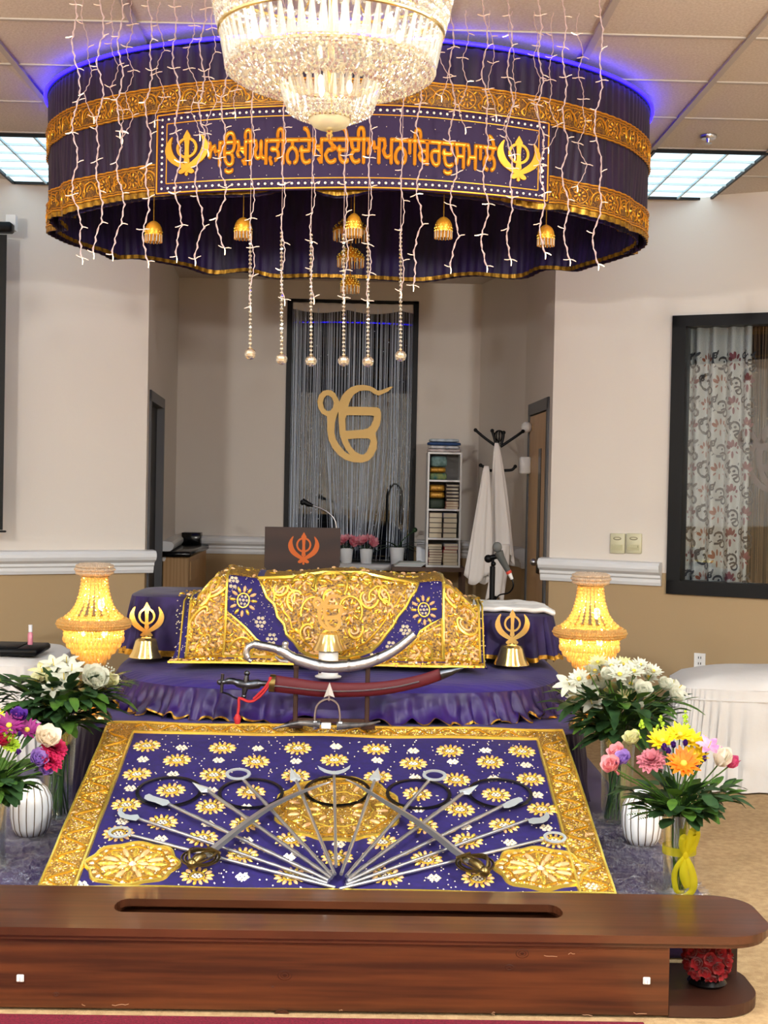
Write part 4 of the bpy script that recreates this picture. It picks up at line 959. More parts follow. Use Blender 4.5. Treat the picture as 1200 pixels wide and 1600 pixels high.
# side stools in purple velvet
def stool(cx,cy,a,b,z0,h,lab,seed,hem=True,ex=4.5):
    t=thing('covered_stool',(cx,cy,z0),lab,'stool','purple draped stools beside the scripture')
    rim=lambda u,k=1,o=0:(cx+(a*k+o)*sup(u,ex)[0],cy+(b*k+o)*sup(u,ex)[1])
    mb=MB()
    mb.grid(lambda u,v:Vector((*rim(u*2*PI,v),z0+h-.012*max(0,(v-.85)/.15)**2+.004*noise.noise(Vector((u*9,v*5,seed))))),90,10,closeu=True)
    def side(u,v):
        tt=u*2*PI; n1=noise.noise(Vector((cos(tt)*3,sin(tt)*3,seed))); x,y=rim(tt,1,.03*v+v**.8*.014*(sin(26*tt+3*n1)+.8*sin(11*tt+seed))); return Vector((x,y,z0+(h-.012)*(1-v)+.0015+.02*v*v*abs(sin(5*tt+seed))))
    mb.grid(side,300,14,closeu=True); build('velvet_cover',mb,RUF if False else VEL2,t)
    if hem:
        mb=MB(); mb.grid(lambda u,v:side(u,.90+.1*v)+Vector((cos(u*2*PI),sin(u*2*PI),0))*.004,300,1,closeu=True); build('gold_hem',mb,HEM,t,label='gold ribbon hem')
    return t
VEL2=M('plush_purple_velvet',(38,15,86),.65,noise_=(8,(25,8,62)),sheen=.1)
zz=.74
l0=P(203,990,7.0).x; l1=P(283,990,7.0).x
stool(l0+.28,7.12,.27,.30,zz,.30,'purple velvet draped stool at the left of the scripture',1.5)
r0=P(772,1000,6.95).x; r1=P(866,1000,6.95).x
stool(r1-.235,7.12,.235,.26,zz,.235,'purple velvet draped stool at the right with a white cloth on top',4.1)
mb=MB(); sx_=r1-.22
def wc(u,v):
    x=-.19+.40*u; y=-.22+.44*v; d=max(0,abs(x)-.16)*1.1+max(0,abs(y)-.20)*1.2; return Vector((sx_+x,7.12+y,zz+.243+.012*(noise.noise(Vector((x*14,y*14,2)))+.5)-.3*d))
mb.grid(wc,30,30); build('folded_towel',mb,WHITEC,label='white cloth spread on the right purple stool',cat='cloth',solid=.018,off=1)
# ---------------- round canopy ----------------
KC=Vector((-.072,6.75,0)); KA=1.41; KB=1.20; KT=3.345; KH0=2.74
def can(th,z,o=0,fold=1):
    v=(KT-z)/(KT-KH0)
    n=noise.noise(Vector((cos(th)*2.2,sin(th)*2.2,1.7))); side=abs(cos(th))
    k=o+fold*(v*.010*sin(9*th+2*n)+ (v**2)*(.012-.03*side) + (v**2)*.022*sin(17*th+5*n)+ .004*sin(170*th+9*n)*(.6+.4*v))
    zz=z+ (max(0,v-.7)/.3)*.012*sin(13*th+4*n)*fold
    return Vector((KC.x+(KA+k)*cos(th),KC.y+(KB+k)*sin(th),zz))
t=thing('ceiling_canopy',(KC.x,KC.y,KH0),'round deep purple fabric canopy with gold bands hanging from the ceiling','canopy')
mb=MB(); mb.grid(lambda u,v:can(u*2*PI,KT-(KT-KH0)*v),1100,30,closeu=True); build('drape',mb,CANOPY,t)
mb=MB(); mb.grid(lambda u,v:can(u*2*PI,KT-(KT-KH0)*v,-.018-.02*v),900,16,closeu=True); build('lining',mb,CANOPYIN,t)
mb=MB(); mb.grid(lambda u,v:Vector((KC.x+KA*.985*v*cos(u*2*PI),KC.y+KB*.985*v*sin(u*2*PI),KT-.03)),90,2,closeu=True); build('top_cloth',mb,CANOPYIN,t)
mb=MB(); mb.tube([can(2*PI*k/240,KT,-.005,0) for k in range(240)],.012,6,closed=True); build('hoop',mb,BLACK,t)
def cmap(o): return lambda u,v:can(-PI/2+u/1.31,v,o)
def band(z0,z1,ua,ub,nm,dense=True):
    mb=MB(); f=cmap(.006); E=Emb(f,mb,1)
    if (E.fr(0,(z0+z1)/2)[3]).y>0: E.flip=-1
    n=int((ub-ua)/.02); vs=[];fs=[]
    for i in range(n+1):
        u=ua+(ub-ua)*i/n
        for j in range(5): vs.append(f(u,z0+(z1-z0)*j/4))
    for i in range(n):
        for j in range(4): fs.append((i*5+j,i*5+j+1,i*5+j+6,i*5+j+5))
    mb.add(vs,fs,0); h=z1-z0; m_=int((ub-ua)/.012)
    for z,w in ((z0+.004,.008),(z1-.004,.008),(z0+.015,.004),(z1-.015,.004)): E.line([(ua+(ub-ua)*i/m_,z) for i in range(m_+1)],w,1)
    per=.19; k=0; u=ua+per/2; zc=(z0+z1)/2
    while u<ub-.03:
        # arch and rosette pairs
        R=h*.33; E.line([(u+R*cos(a),zc-h*.12+R*1.15*sin(a)) for a in [PI*j/10 for j in range(11)]],.007,1)
        E.line([(u+R*.6*cos(a),zc-h*.12+R*.8*sin(a)) for a in [PI*j/8 for j in range(9)]],.005,2)
        for q in range(5): a=PI*(q+.5)/5; E.petal(u+R*.33*cos(a),zc-h*.10+R*.4*sin(a),R*.16,R*.07,a,.003,1,6)
        for s in (-1,1):
            E.line([(u+s*(R+.004+.012*sin(j*.9)),zc-h*.3+j*h*.6/8) for j in range(9)],.005,1)
            E.line([(u+s*(R*.9+.016*j/6),zc-h*.12-.02*sin(PI*j/6)) for j in range(7)],.004,2)
        uu=u+per/2
        if uu<ub-.04:
            for q in range(9): a=2*PI*q/9; E.petal(uu+h*.2*cos(a),zc+h*.2*sin(a),h*.09,h*.04,a,.003,1,6)
            E.bead(uu,zc,h*.07,mi=2); E.line([(uu+h*.32*cos(a),zc+h*.32*sin(a)) for a in [2*PI*j/14 for j in range(14)]],.004,1,closed=True)
            for a in (PI/4,3*PI/4,5*PI/4,7*PI/4): E.petal(uu+h*.42*cos(a),zc+h*.38*sin(a),h*.08,h*.04,a,.003,2,6)
        u+=per
    return build(nm,mb,[GOLDD,GOLDO,GOLD],t)
full=2*PI*1.31
band(3.075,3.185,-full/2,full/2,'gold_band'); band(2.765,2.875,-full/2,full/2,'gold_band')
mb=MB(); mb.grid(lambda u,v:can(u*2*PI,KH0+.001+.022*v,.007),900,1,closeu=True); mb.grid(lambda u,v:can(u*2*PI,KH0+.001+.020*v,-.045),900,1,closeu=True)
build('gold_hem',mb,HEM,t)
LED=M('blue_led_strip',(40,30,255),.5,emis=((24,12,255),11))
mb=MB(); mb.tube([can(2*PI*k/200,KT,.014,0)+Vector((0,0,.004)) for k in range(200)],.008,5,closed=True); build('led_strip',mb,LED,label='glowing blue LED strip around the top rim of the canopy',cat='LED strip')
# banner
BXc=-.047; BHW=.785
def ban(u,v):
    """u metres from middle, v height above middle"""
    x=BXc+u; s=math.sqrt(max(.02,1-((u-.0)/(KA+.05))**2)); y=KC.y-(KB+.052)*(1-(1-s)*.72); zc=2.905-.012*(u/BHW)**2
    return Vector((x,y-.004*sin(u*9),zc+v*(1-.04*(u/BHW)**2)+.006*sin(u*3+.5)))
b=thing('canopy_banner',ban(0,-.17),'long purple banner with gold Gurmukhi lettering and two Khanda symbols on the canopy front','banner')
BH=.168
mb=MB(); mb.grid(lambda a,c:ban(-BHW+2*BHW*a,-BH+2*BH*c),80,12); build('cloth',mb,BANNERP,b,solid=.004)
mb=MB(); E=Emb(ban,mb,1)
if E.fr(0,0)[3].y>0: E.flip=-1
def rect(hw,hh,w,mi):
    for (x0,y0,x1,y1) in ((-hw,-hh,hw,-hh),(hw,-hh,hw,hh),(hw,hh,-hw,hh),(-hw,hh,-hw,-hh)):
        n=max(2,int(math.hypot(x1-x0,y1-y0)/.02)); E.line([(x0+(x1-x0)*k/n,y0+(y1-y0)*k/n) for k in range(n+1)],w,mi)
rect(BHW-.008,BH-.008,.008,0); rect(BHW-.048,BH-.046,.006,0)
n=int(2*BHW/.0265)
for k in range(n):
    u=-BHW+.028+(2*BHW-.056)*k/(n-1)
    for s in (-1,1):
        E.bead(u,s*(BH-.027),.0085,.006,1)
        E.bead(u+.013,s*(BH-.019),.003,mi=0); E.bead(u+.013,s*(BH-.035),.003,mi=0)
for k in range(1,11):
    for s in (-1,1): E.bead(s*(BHW-.028),-BH+.03+(2*BH-.06)*k/11,.0085,.006,1); E.bead(s*(BHW-.036),-BH+.043+(2*BH-.06)*k/11,.003,mi=0); E.bead(s*(BHW-.020),-BH+.043+(2*BH-.06)*k/11,.003,mi=0)
rr=random.Random(4)
for i in range(24):
    for j in range(7):
        u=-BHW+.075+i*.0625+(.03 if j%2 else 0); v=-BH+.06+j*.037
        if abs(u)<BHW-.055 and abs(v)<BH-.052: E.bead(u+rr.uniform(-.004,.004),v,.0042,mi=1)
build('beading',mb,[GOLDO,PEARL],b)
for s,px in ((-1,290),(1,807)):
    cu=(px-548)/2200*5.55*1.0+.0; mb=MB(); khanda(mb,lambda x,y,h:(lambda f:f[0]+f[3]*(h+.006))(E.fr(cu+x,y-.005)),.093,.008)
    for q in range(14): a=2*PI*q/14; E2=Emb(ban,mb,1); E2.flip=E.flip; E2.bead(cu+.024*cos(a),.02+.03*sin(a),.004,mi=1)
    build('khanda_emblem',mb,[GOLDO,PEARL],b,label='gold beaded Khanda emblem')
TXT='ਅਉਖੀਘੜੀਨਦੇਖਣਦੇਈਅਪਨਾਿਬਰਦੁਸਮਾਲੇ'
cu_=bpy.data.curves.new('txt','FONT'); cu_.body=TXT; cu_.size=1; cu_.extrude=0.0; cu_.offset=.0
vs,fs=_tomesh(cu_)
xs=[v.x for v in vs]; x0,x1=min(xs),max(xs); ys=[v.y for v in vs]
W_=(772-322)/2200*5.53; ks=W_/(x1-x0); ky=.099/.62
mb=MB(); tc0=(322-548)/2200*5.53
pl=[]
n=len(vs)
def tp(v,h): f=E.fr(tc0+(v.x-x0)*ks,(v.y)*ky-.068); return f[0]+f[3]*h
mb.add([tp(v,.0075) for v in vs]+[tp(v,.001) for v in vs],fs+[tuple(n+i for i in f[::-1]) for f in fs],0)
from collections import Counter
ec=Counter(); ed={}
for f in fs:
    for i in range(len(f)):
        a_,b_=f[i],f[(i+1)%len(f)]; ec[frozenset((a_,b_))]+=1; ed[frozenset((a_,b_))]=(a_,b_)
for e,c_ in ec.items():
    if c_==1:
        a_,b_=ed[e]; mb.f.append((b_,a_,n+a_,n+b_)); mb.m.append(0)
        if (vs[a_]-vs[b_]).length>1e-5: mb.tube([tp(vs[a_],.007),tp(vs[b_],.007)],.0036,4,0)
build('gurmukhi_lettering',mb,GOLDO,b,label='gold raised Gurmukhi letters')
# small bells under the front hem
FRG=M('crystal_fringe',(226,214,190),.25,.3)
def bell(px,py,Y,w,h,lab,grp='gold bells hanging under the canopy hem',ztop=None,cone=False):
    c=P(px,py,Y); t=thing('hanging_bell',(c.x,Y,c.z-h/2),lab,'bell ornament',grp); zb_=c.z-h/2
    mb=MB(); r=w/2
    prof=[(r*.98,zb_+h*.32),(r,zb_+h*.5),(r*.93,zb_+h*.68),(r*.72,zb_+h*.84),(r*.4,zb_+h*.95),(r*.1,zb_+h)]
    if cone: prof=[(r,zb_+h*.38),(r*.98,zb_+h*.45),(r*.6,zb_+h*.66),(r*.32,zb_+h*.85),(r*.08,zb_+h)]
    mb.lathe([(q[0],q[1]-zb_) for q in prof],20,(c.x,Y,zb_))
    for row in range(5):
        for k in range(16):
            a=2*PI*k/16+row*.2; rr_=prof[0][0]*(1.0 if row<2 else .9-.2*(row-2)); mb.ball((c.x+rr_*cos(a),Y+rr_*sin(a),zb_+h*(.36+.12*row)),h*.04,n=5,m=3,mi=1)
    build('dome',mb,[GOLDO,GOLDB],t)
    mb=MB()
    for k in range(30):
        a=2*PI*k/30; mb.tube([(c.x+r*.97*cos(a),Y+r*.97*sin(a),zb_+h*.36),(c.x+r*.97*cos(a),Y+r*.97*sin(a),zb_+h*.02*(k%2))],h*.022,4,0 if k%2 else 1)
    build('fringe',mb,[FRG,GOLDO],t)
    mb=MB(); zt_=ztop or 2.76; mb.tube([(c.x,Y,zb_+h),(c.x,Y,zt_)],.0018,4); build('cord',mb,HEM,t)
for px,py,n_ in ((240,362,'leftmost of the four outer'),(380,357,'second from the left of the four outer'),(693,356,'third from the left of the four outer'),(853,368,'rightmost of the four outer')):
    bell(px,py,5.62 if 300<px<800 else 5.75,.070,.088,n_+' gold bell ornaments under the canopy hem')
bell(553,352,5.56,.062,.095,'gold bell ornament in the middle under the canopy hem')
bell(548,357,6.70,.165,.115,'widest gold umbrella ornament hung at the canopy centre','tiered umbrella ornaments at the canopy centre',3.34,True)
bell(548,401,6.76,.128,.10,'middle gold umbrella ornament hung at the canopy centre','tiered umbrella ornaments at the canopy centre',None,True)
bell(547,443,6.82,.092,.09,'lowest gold umbrella ornament hung at the canopy centre','tiered umbrella ornaments at the canopy centre',2.68,True)
# ---------------- crystals ----------------
def crystal(name,gl=.42,tr=.33,col=(1,1,1,1),em=None,rough=.06,tcol=(1,1,1,1)):
    m=bpy.data.materials.new(name); m.use_nodes=True; nt=m.node_tree; nt.nodes.remove(nt.nodes['Principled BSDF'])
    a=nt.nodes.new('ShaderNodeBsdfTransparent'); a.inputs[0].default_value=tcol; g=nt.nodes.new('ShaderNodeBsdfGlossy'); g.inputs['Roughness'].default_value=rough; g.inputs[0].default_value=col
    d=nt.nodes.new('ShaderNodeBsdfTranslucent'); d.inputs[0].default_value=col; d2=nt.nodes.new('ShaderNodeBsdfDiffuse'); d2.inputs[0].default_value=col
    x0=nt.nodes.new('ShaderNodeMixShader'); x0.inputs[0].default_value=.5; nt.links.new(d.outputs[0],x0.inputs[1]); nt.links.new(d2.outputs[0],x0.inputs[2])
    x1=nt.nodes.new('ShaderNodeMixShader'); x1.inputs[0].default_value=gl/(gl+tr); nt.links.new(a.outputs[0],x1.inputs[1]); nt.links.new(g.outputs[0],x1.inputs[2])
    x2=nt.nodes.new('ShaderNodeMixShader'); x2.inputs[0].default_value=gl+tr; nt.links.new(x0.outputs[0],x2.inputs[1]); nt.links.new(x1.outputs[0],x2.inputs[2])
    nt.links.new(x2.outputs[0],nt.nodes['Material Output'].inputs[0]); return m
CRY=crystal('clear_crystal',.48,.44,(1,1,.95,1))
def gem(mb,c,r,h=None,n=6,mi=0,T=None,ph=0):
    """faceted bead: two cones joined by a belt"""
    h=h or r; c=Vector(c); vs=[]
    for z,k in ((-h,.35),(-h*.3,1),(h*.3,1),(h,.35)):
        for q in range(n): a=2*PI*q/n+ph; v=Vector((r*k*cos(a),r*k*sin(a),z)); vs.append(c+((T@v) if T else v))
    fs=[tuple(range(n-1,-1,-1)),tuple(range(3*n,4*n))]+[(i*n+q,i*n+(q+1)%n,(i+1)*n+(q+1)%n,(i+1)*n+q) for i in range(3) for q in range(n)]
    mb.add(vs,fs,mi)
CZ=Vector((P(517,100,4.15).x,4.15,0))
ch=thing('crystal_chandelier',(CZ.x,CZ.y,2.61),'large crystal basket chandelier hanging in front of the canopy','chandelier')
def ringtube(r,z,w,nm='gold_ring'):
    mb=MB(); mb.tube([(CZ.x+r*cos(a),CZ.y+r*sin(a),z) for a in [2*PI*k/64 for k in range(64)]],w,6,closed=True); build(nm,mb,BRASS,ch)
for r,z in ((.385,3.06),(.372,2.992),(.356,2.912),(.325,2.814),(.165,2.772)): ringtube(r,z,.006)
ringtube(.066,2.668,.004)
mb=MB()
for k in range(10):
    a=2*PI*k/10; mb.tube(cr([(CZ.x+.02*cos(a),CZ.y+.02*sin(a),3.12),(CZ.x+.2*cos(a),CZ.y+.2*sin(a),3.10),(CZ.x+.37*cos(a),CZ.y+.37*sin(a),3.06)],4),.004,4)
    mb.tube([(CZ.x+.32*cos(a),CZ.y+.32*sin(a),2.83),(CZ.x+.165*cos(a),CZ.y+.165*sin(a),2.775)],.003,4)
mb.tube([(CZ.x,CZ.y,3.4),(CZ.x,CZ.y,2.68)],.012,8); mb.lathe([(.09,-.04),(.09,0)],24,(CZ.x,CZ.y,3.395)); build('frame',mb,BRASS,ch)
def prism_row(r0,z0,r1,z1,n,w,dp=.006,cap=None,ph=0):
    proto=None
    for k in range(n):
        a=2*PI*k/n+ph; mb=MB(); d=Vector((cos(a),sin(a),0)); s=Vector((-sin(a),cos(a),0)); A=CZ+d*r0+Vector((0,0,z0)); B=CZ+d*r1+Vector((0,0,z1)); m_=A+(B-A)*.8
        vs=[A+s*w*.2,A+d*dp*.5,A-s*w*.2,A-d*dp*.5, m_+s*w*.5,m_+d*dp,m_-s*w*.5,m_-d*dp, B]
        mb.add(vs,[(3,2,1,0)]+[(i,(i+1)%4,4+(i+1)%4,4+i) for i in range(4)]+[(4+i,4+(i+1)%4,8) for i in range(4)])
        yield mb,a
cnt=0; rest=MB()
allp=[]
for args in ((.354,2.905,.328,2.802,66,.034),(.164,2.768,.132,2.688,38,.026)):
    for mb,a in prism_row(*args): allp.append((sin(a),mb))
allp.sort(key=lambda q:q[0])
for i,(s_,mb) in enumerate(allp): build('crystal_prism',mb,CRY,ch,smooth=False)
mb=MB(); rr=random.Random(2)
def beadrow(r,z,n,br,ph=0,h=None):
    for k in range(n): a=2*PI*k/n+ph; gem(mb,(CZ.x+r*cos(a),CZ.y+r*sin(a),z),br,h or br*1.1,5,ph=rr.random())
for i in range(6): beadrow(.386-.005*i,3.052-.022*i,120,.0098,i*.026)
for r,z in ((.356,2.925),(.326,2.812)): beadrow(r,z,110,.0085)
prof=[(.327,2.803),(.316,2.796),(.303,2.789),(.288,2.783),(.272,2.777),(.255,2.772),(.238,2.768),(.220,2.765),(.202,2.763),(.184,2.761)]
for i,(r,z) in enumerate(prof): beadrow(r,z,int(r*2*PI/.0195),.0094,i*.03,.0105)
for i,(r,z) in enumerate(((.166,2.782),(.132,2.690),(.120,2.683),(.107,2.677),(.093,2.672),(.080,2.668))): beadrow(r,z,int(r*2*PI/.0165),.0078,i*.05)
# upper basket
for i in range(9): beadrow(.36-.03*i,3.075+.035*i,int((.36-.03*i)*2*PI/.02),.009,i*.03)
build('crystal_beads',mb,CRY,ch,kind='stuff',smooth=False)
DISH=crystal('frosted_gold_glass',.3,.1,(.95,.88,.62,1),rough=.2)
mb=MB(); mb.lathe([(.066,2.668),(.064,2.655),(.054,2.643),(.036,2.635),(.012,2.632)],32,(CZ.x,CZ.y,0),wob=lambda a,z:1+.02*sin(16*a)); build('glass_dish',mb,DISH,ch)
mb=MB(); mb.lathe([(.005,2.634),(.013,2.629),(.008,2.624),(.012,2.617),(.003,2.605)],14,(CZ.x,CZ.y,0)); build('finial',mb,BRASS,ch)
BULB=M('warm_bulb_glow',(255,240,210),.4,emis=((255,226,178),9))
for k in range(8):
    a=2*PI*k/8+.2; mb=MB(); mb.ball((CZ.x+.22*cos(a),CZ.y+.22*sin(a),2.92),.010,.010,.022,8,6); build('bulb',mb,BULB,ch,label='lit candle bulb')
for k in range(3):
    a=2*PI*k/3; mb=MB(); mb.ball((CZ.x+.06*cos(a),CZ.y+.06*sin(a),2.76),.010,.010,.02,8,6); build('bulb',mb,BULB,ch,label='lit candle bulb')
for z_,w__ in ((2.96,1.0),(3.15,.9)): l=point('chandelier_bulb_light',(CZ.x,CZ.y,z_),(1,.91,.78),CHAND_W*w__,.06); l.parent=ch; l.location=(0,0,z_-2.61)
ch.scale=(.92,.92,1)
# ---------------- light strings ----------------
WIRE=M('clear_pink_wire',(186,158,152),.4); BTIP=M('string_light_bulb',(222,192,172),.35,emis=((255,200,160),.04)); BLIT=M('string_light_lit',(255,240,210),.35,emis=((255,226,180),3))
rr=random.Random(9)
def bulbmesh(m):
    mb=MB(); mb.tube([(0,0,0),(.012,0,.002),(.024,0,.001)],[.0013,.0020,.0014],5); me=bpy.data.meshes.new('bulb'); me.from_pydata([tuple(v) for v in mb.v],[],mb.f); me.materials.append(m); return me
BM=[bulbmesh(BTIP),bulbmesh(BLIT)]
def lstring(px,yend,Y,lab,grp,sway=.018,seg=.105,x2=None,wr=.0016,double=False,ytop=None):
    top=PZ(px,-40,HC) if False else Vector((P(px,20,Y).x,Y,HC-.012)); e=P(x2 or px,yend,Y); t=thing('light_string',top,lab,'string light',grp)
    L=top.z-e.z; n=max(3,int(L/seg)); pts=[top]; sg=rr.choice((-1,1)); bl=[]
    for i in range(1,n+1):
        f_=i/n; amp=sway*(.35+.65*f_)
        p=Vector((top.x+(e.x-top.x)*f_+sg*amp*rr.uniform(.4,1.2),Y+rr.uniform(-.01,.01),top.z-L*f_)); pts.append(p); bl.append((p,sg)); sg=-sg if rr.random()<.8 else sg
    fine=[]
    for i in range(len(pts)-1):
        a,b_=pts[i],pts[i+1]; 
        for k in range(8): q=k/8; s_=.0022*sin(q*PI*6+i); fine.append(a+(b_-a)*q+Vector((s_+.006*sin(q*PI)*(1 if i%2 else -1),s_,0)))
    fine.append(pts[-1])
    mb=MB(); mb.tube(fine,wr,5)
    if double: mb.tube([p+Vector((.004*sin(i*1.3),.003*cos(i*1.3),0)) for i,p in enumerate(fine)],wr*.8,4)
    build('wire',mb,WIRE,t)
    for p,sg in bl+[(pts[-1],0)]:
        for s_ in ((sg,) if rr.random()<.6 else (sg,-sg)):
            o=bpy.data.objects.new('bulb',BM[1 if (sg==0 or rr.random()<.10) else 0]); C.objects.link(o); o.parent=t; o.location=p-top
            ang=rr.uniform(-.5,.45)
            o.rotation_euler=(0,ang,0) if s_>0 else ((0,PI-ang,0) if s_<0 else (0,PI/2,0))
G1='front row of icicle light strings'; G2='back row of shorter icicle light strings'
fr=[(115,403,120),(160,395,150),(190,398,183),(235,408,228),(275,400,280),(318,405,310),(352,388,345),(655,445,652),(705,418,708),(757,415,757),(797,405,795),(842,395,848),(880,405,885),(940,412,930)]
for i,(a,y,x2) in enumerate(fr):
    side='left' if a<500 else 'right'; k=(i+1) if a<500 else len(fr)-i
    lstring(a,y,5.05,'%s icicle light string from the %s end of the front row'%(['','outermost','second','third','fourth','fifth','sixth','seventh'][k],side),G1,x2=x2,double=True)
bk=[(130,182,138),(178,205,182),(205,215,200),(250,190,250),(300,210,305),(335,235,330),(372,175,372),(690,150,694),(728,200,722),(765,180,768),(800,240,795),(835,260,840),(865,230,862),(905,290,912)]
for i,(a,y,x2) in enumerate(bk):
    side='left' if a<500 else 'right'; k=(i+1) if a<500 else len(bk)-i
    lstring(a,y,5.33,'%s short light string from the %s end of the back row'%(['','outermost','second','third','fourth','fifth','sixth','seventh'][k],side),G2,x2=x2,sway=.022,seg=.08,wr=.0015)
BALL=crystal('crystal_ball',.58,.40,(1,.98,.9,1),rough=.03)
CD=[('leftmost',391,553,350,478),('second from the left',440,561,362,468),('third from the left',486,564,362,465),('fourth from the left',537,564,362,465),('fifth from the left',575,565,365,470),('rightmost',626,556,358,455)]
for nm,px,yb,yt,yw in CD:
    lstring(px+4,yw,5.10,'straight light string hanging beside the %s crystal ball strand'%nm,'straight light strings between the crystal strands',sway=.006,seg=.10,x2=px+2,wr=.0017)
    c=P(px,yb,5.16); a=P(px,yt,5.16); t=thing('crystal_strand',(c.x,5.16,c.z-.02),'%s of the six crystal bead strands ending in a faceted ball'%nm,'crystal strand','crystal ball strands under the canopy')
    mb=MB(); z=c.z+.024; k=0; X_=P(px,yt,5.16).x
    while z<a.z: gem(mb,(c.x+(X_-c.x)*(z-c.z)/(a.z-c.z),5.16,z),.0062,.0066,6,ph=k*.5); z+=.0145; k+=1
    build('bead_chain',mb,BALL,t,smooth=False)
    mb=MB(); mb.ball((c.x,5.16,c.z),.0215,n=12,m=8); mb.ball((c.x,5.16,c.z+.021),.006,mi=1,n=6,m=4); build('faceted_ball',mb,[BALL,BRASS],t,smooth=False)
    mb=MB(); mb.tube([(X_,5.16,a.z),(X_,5.16,HC-.012)],.0009,4); build('thread',mb,WIRE,t)
# ---------------- brass stands on the bed ----------------
def khanda_stand(cx_,cy_,lab,Y):
    c=P(cx_,cy_,Y); z0=.742 if Y>6.6 else .735; t=thing('khanda_stand',(c.x,Y,z0),lab,'ornament','brass Khanda stands on the throne bed')
    mb=MB(); mb.lathe([(.086,0),(.084,.006),(.070,.03),(.056,.078),(.050,.090),(.030,.096),(.012,.100)],40,(c.x,Y,z0)); build('base',mb,BRASS,t)
    mb=MB(); mb.tube([(c.x,Y,z0+.095),(c.x,Y,z0+.125)],.008,8)
    khanda(mb,lambda x,y,h:Vector((c.x+x,Y-.006-h,z0+.178+y)),.088,.010); build('khanda_symbol',mb,BRASS,t,bevel=.0015,smooth=False)
khanda_stand(229,1020,'polished brass Khanda stand on the bed, left of the gold cloth',6.80)
khanda_stand(799,1034,'polished brass Khanda stand on the bed, right of the gold cloth',6.76)
Yk=6.30; c=P(513,1040,Yk); z0=.728
t=thing('emblem_stand',(c.x,Yk,z0),'brass Ik Onkar stand on a white pedestal before the scripture','ornament')
mb=MB(); mb.lathe([(.058,0),(.060,.005),(.046,.010),(.044,.02),(.044,.118),(.040,.124)],32,(c.x,Yk,z0)); build('pedestal',mb,WHITEP,t)
mb=MB(); mb.lathe([(.074,0),(.070,.008),(.055,.034),(.044,.070),(.012,.076)],32,(c.x,Yk,z0+.124)); build('base',mb,BRASS,t)
mb=MB(); ikonkar(mb,lambda x,y,h:Vector((c.x+x,Yk-.004-h,z0+.29+y)),.165,.008); build('ik_onkar_symbol',mb,BRASS,t,smooth=False)
# ---------------- sword rack and swords ----------------
Ys=6.0; 
def S(x,y,d=0): return P(x,y,Ys+d)
t=thing('sword_rack',S(519,1136)-Vector((0,0,0)),'brown wooden rack carrying two curved swords before the bed','rack')
zb0=LTz+.012
for x in (463,575):
    a=S(x,1030); mb=MB(); mb.box(a.x-.010,a.x+.010,Ys-.01,Ys+.012,zb0,a.z,ch=.003); mb.box(a.x-.010,a.x+.010,Ys-.035,Ys+.0,S(x,1030).z-.032,S(x,1030).z-.024); build('post',mb,WALN,t,smooth=False)
mb=MB(); a=S(463,1120);b=S(575,1120); mb.box(a.x,b.x,Ys-.006,Ys+.008,zb0+.02,zb0+.035); build('crossbar',mb,WALN,t,smooth=False)
mb=MB()
for x in (463,575): a=S(x,1120); mb.box(a.x-.03,a.x+.03,Ys-.05,Ys+.04,zb0-.002,zb0+.02,ch=.004)
build('foot',mb,WALN,t,smooth=False)
t=thing('silver_sword',S(513,1040,-.04),'silver sheathed curved sword resting on top of the wooden rack','sword')
D=-.03
pts=[(463,1030),(490,1038),(513,1042),(540,1041),(570,1036),(600,1025),(625,1010),(648,991)]
mb=MB(); pp=cr([S(x,y,D) for x,y in pts],6); n=len(pp); mb.tube(pp,[.026*(1-.75*max(0,(i/n-.45))**1.2) for i in range(n)],12,flat=1); build('sheath',mb,SILVER,t)
mb=MB(); mb.tube(cr([S(x,y,D) for x,y in ((468,1032),(455,1026),(440,1017),(425,1012),(410,1009),(398,1007),(388,1011),(385,1020),(388,1030),(393,1033))],5),[.022]*12+[.018]*14+[.014]*14+[.009]*6,10); build('hilt',mb,SILVER,t)
mb=MB(); mb.tube([S(446,1008,D),S(443,1026,D)],[.012,.014],10); mb.ball(S(446,1006,D),.014); mb.tube([S(430,1026,D),S(438,1032,D),S(450,1034,D)],.006,6); build('guard',mb,SILVER,t)
for x,y in ((500,1041),(545,1040),(590,1029)): mb=MB(); a=S(x-2,y,D);b=S(x+2,y,D); mb.tube([a,b],.030 if x<560 else .026,14); build('band',mb,STEEL,t)
t=thing('red_sword',S(520,1080,-.04),'curved sword in a dark red sheath on the lower arms of the rack','sword')
pts=[(428,1068),(460,1072),(500,1077),(540,1078),(580,1077),(620,1072),(660,1063),(692,1052)]
D=-.035
mb=MB(); pp=cr([S(x,y,D) for x,y in pts],6); n=len(pp); mb.tube(pp,[.036-.012*i/n for i in range(n)],12); 
for v_ in mb.v: v_.y=Ys+D+(v_.y-Ys-D)*.45
build('sheath',mb,M('dark_red_velvet',(84,6,18),.6),t)
mb=MB(); pp=cr([S(x,y,D-.02) for x,y in ((424,1071),(460,1075),(500,1079),(540,1080),(580,1078),(620,1073),(655,1065))],6); mb.tube(pp,.003,5); build('silver_cord',mb,STEEL,t)
mb=MB(); mb.tube([S(688,1053,D),S(705,1049,D),S(724,1044,D)],[.026,.018,.003],10); build('chape',mb,DARKST,t)
mb=MB(); mb.tube([S(421,1067,D),S(430,1068,D)],.038,12); build('throat',mb,OLDBR,t)
mb=MB(); mb.tube(cr([S(x,y,D) for x,y in ((424,1069),(408,1068),(392,1070),(378,1069),(362,1064),(348,1066))],5),[.012]*6+[.02]*6+[.018]*6+[.014]*5+[.010]*3,10); build('grip',mb,DARKST,t)
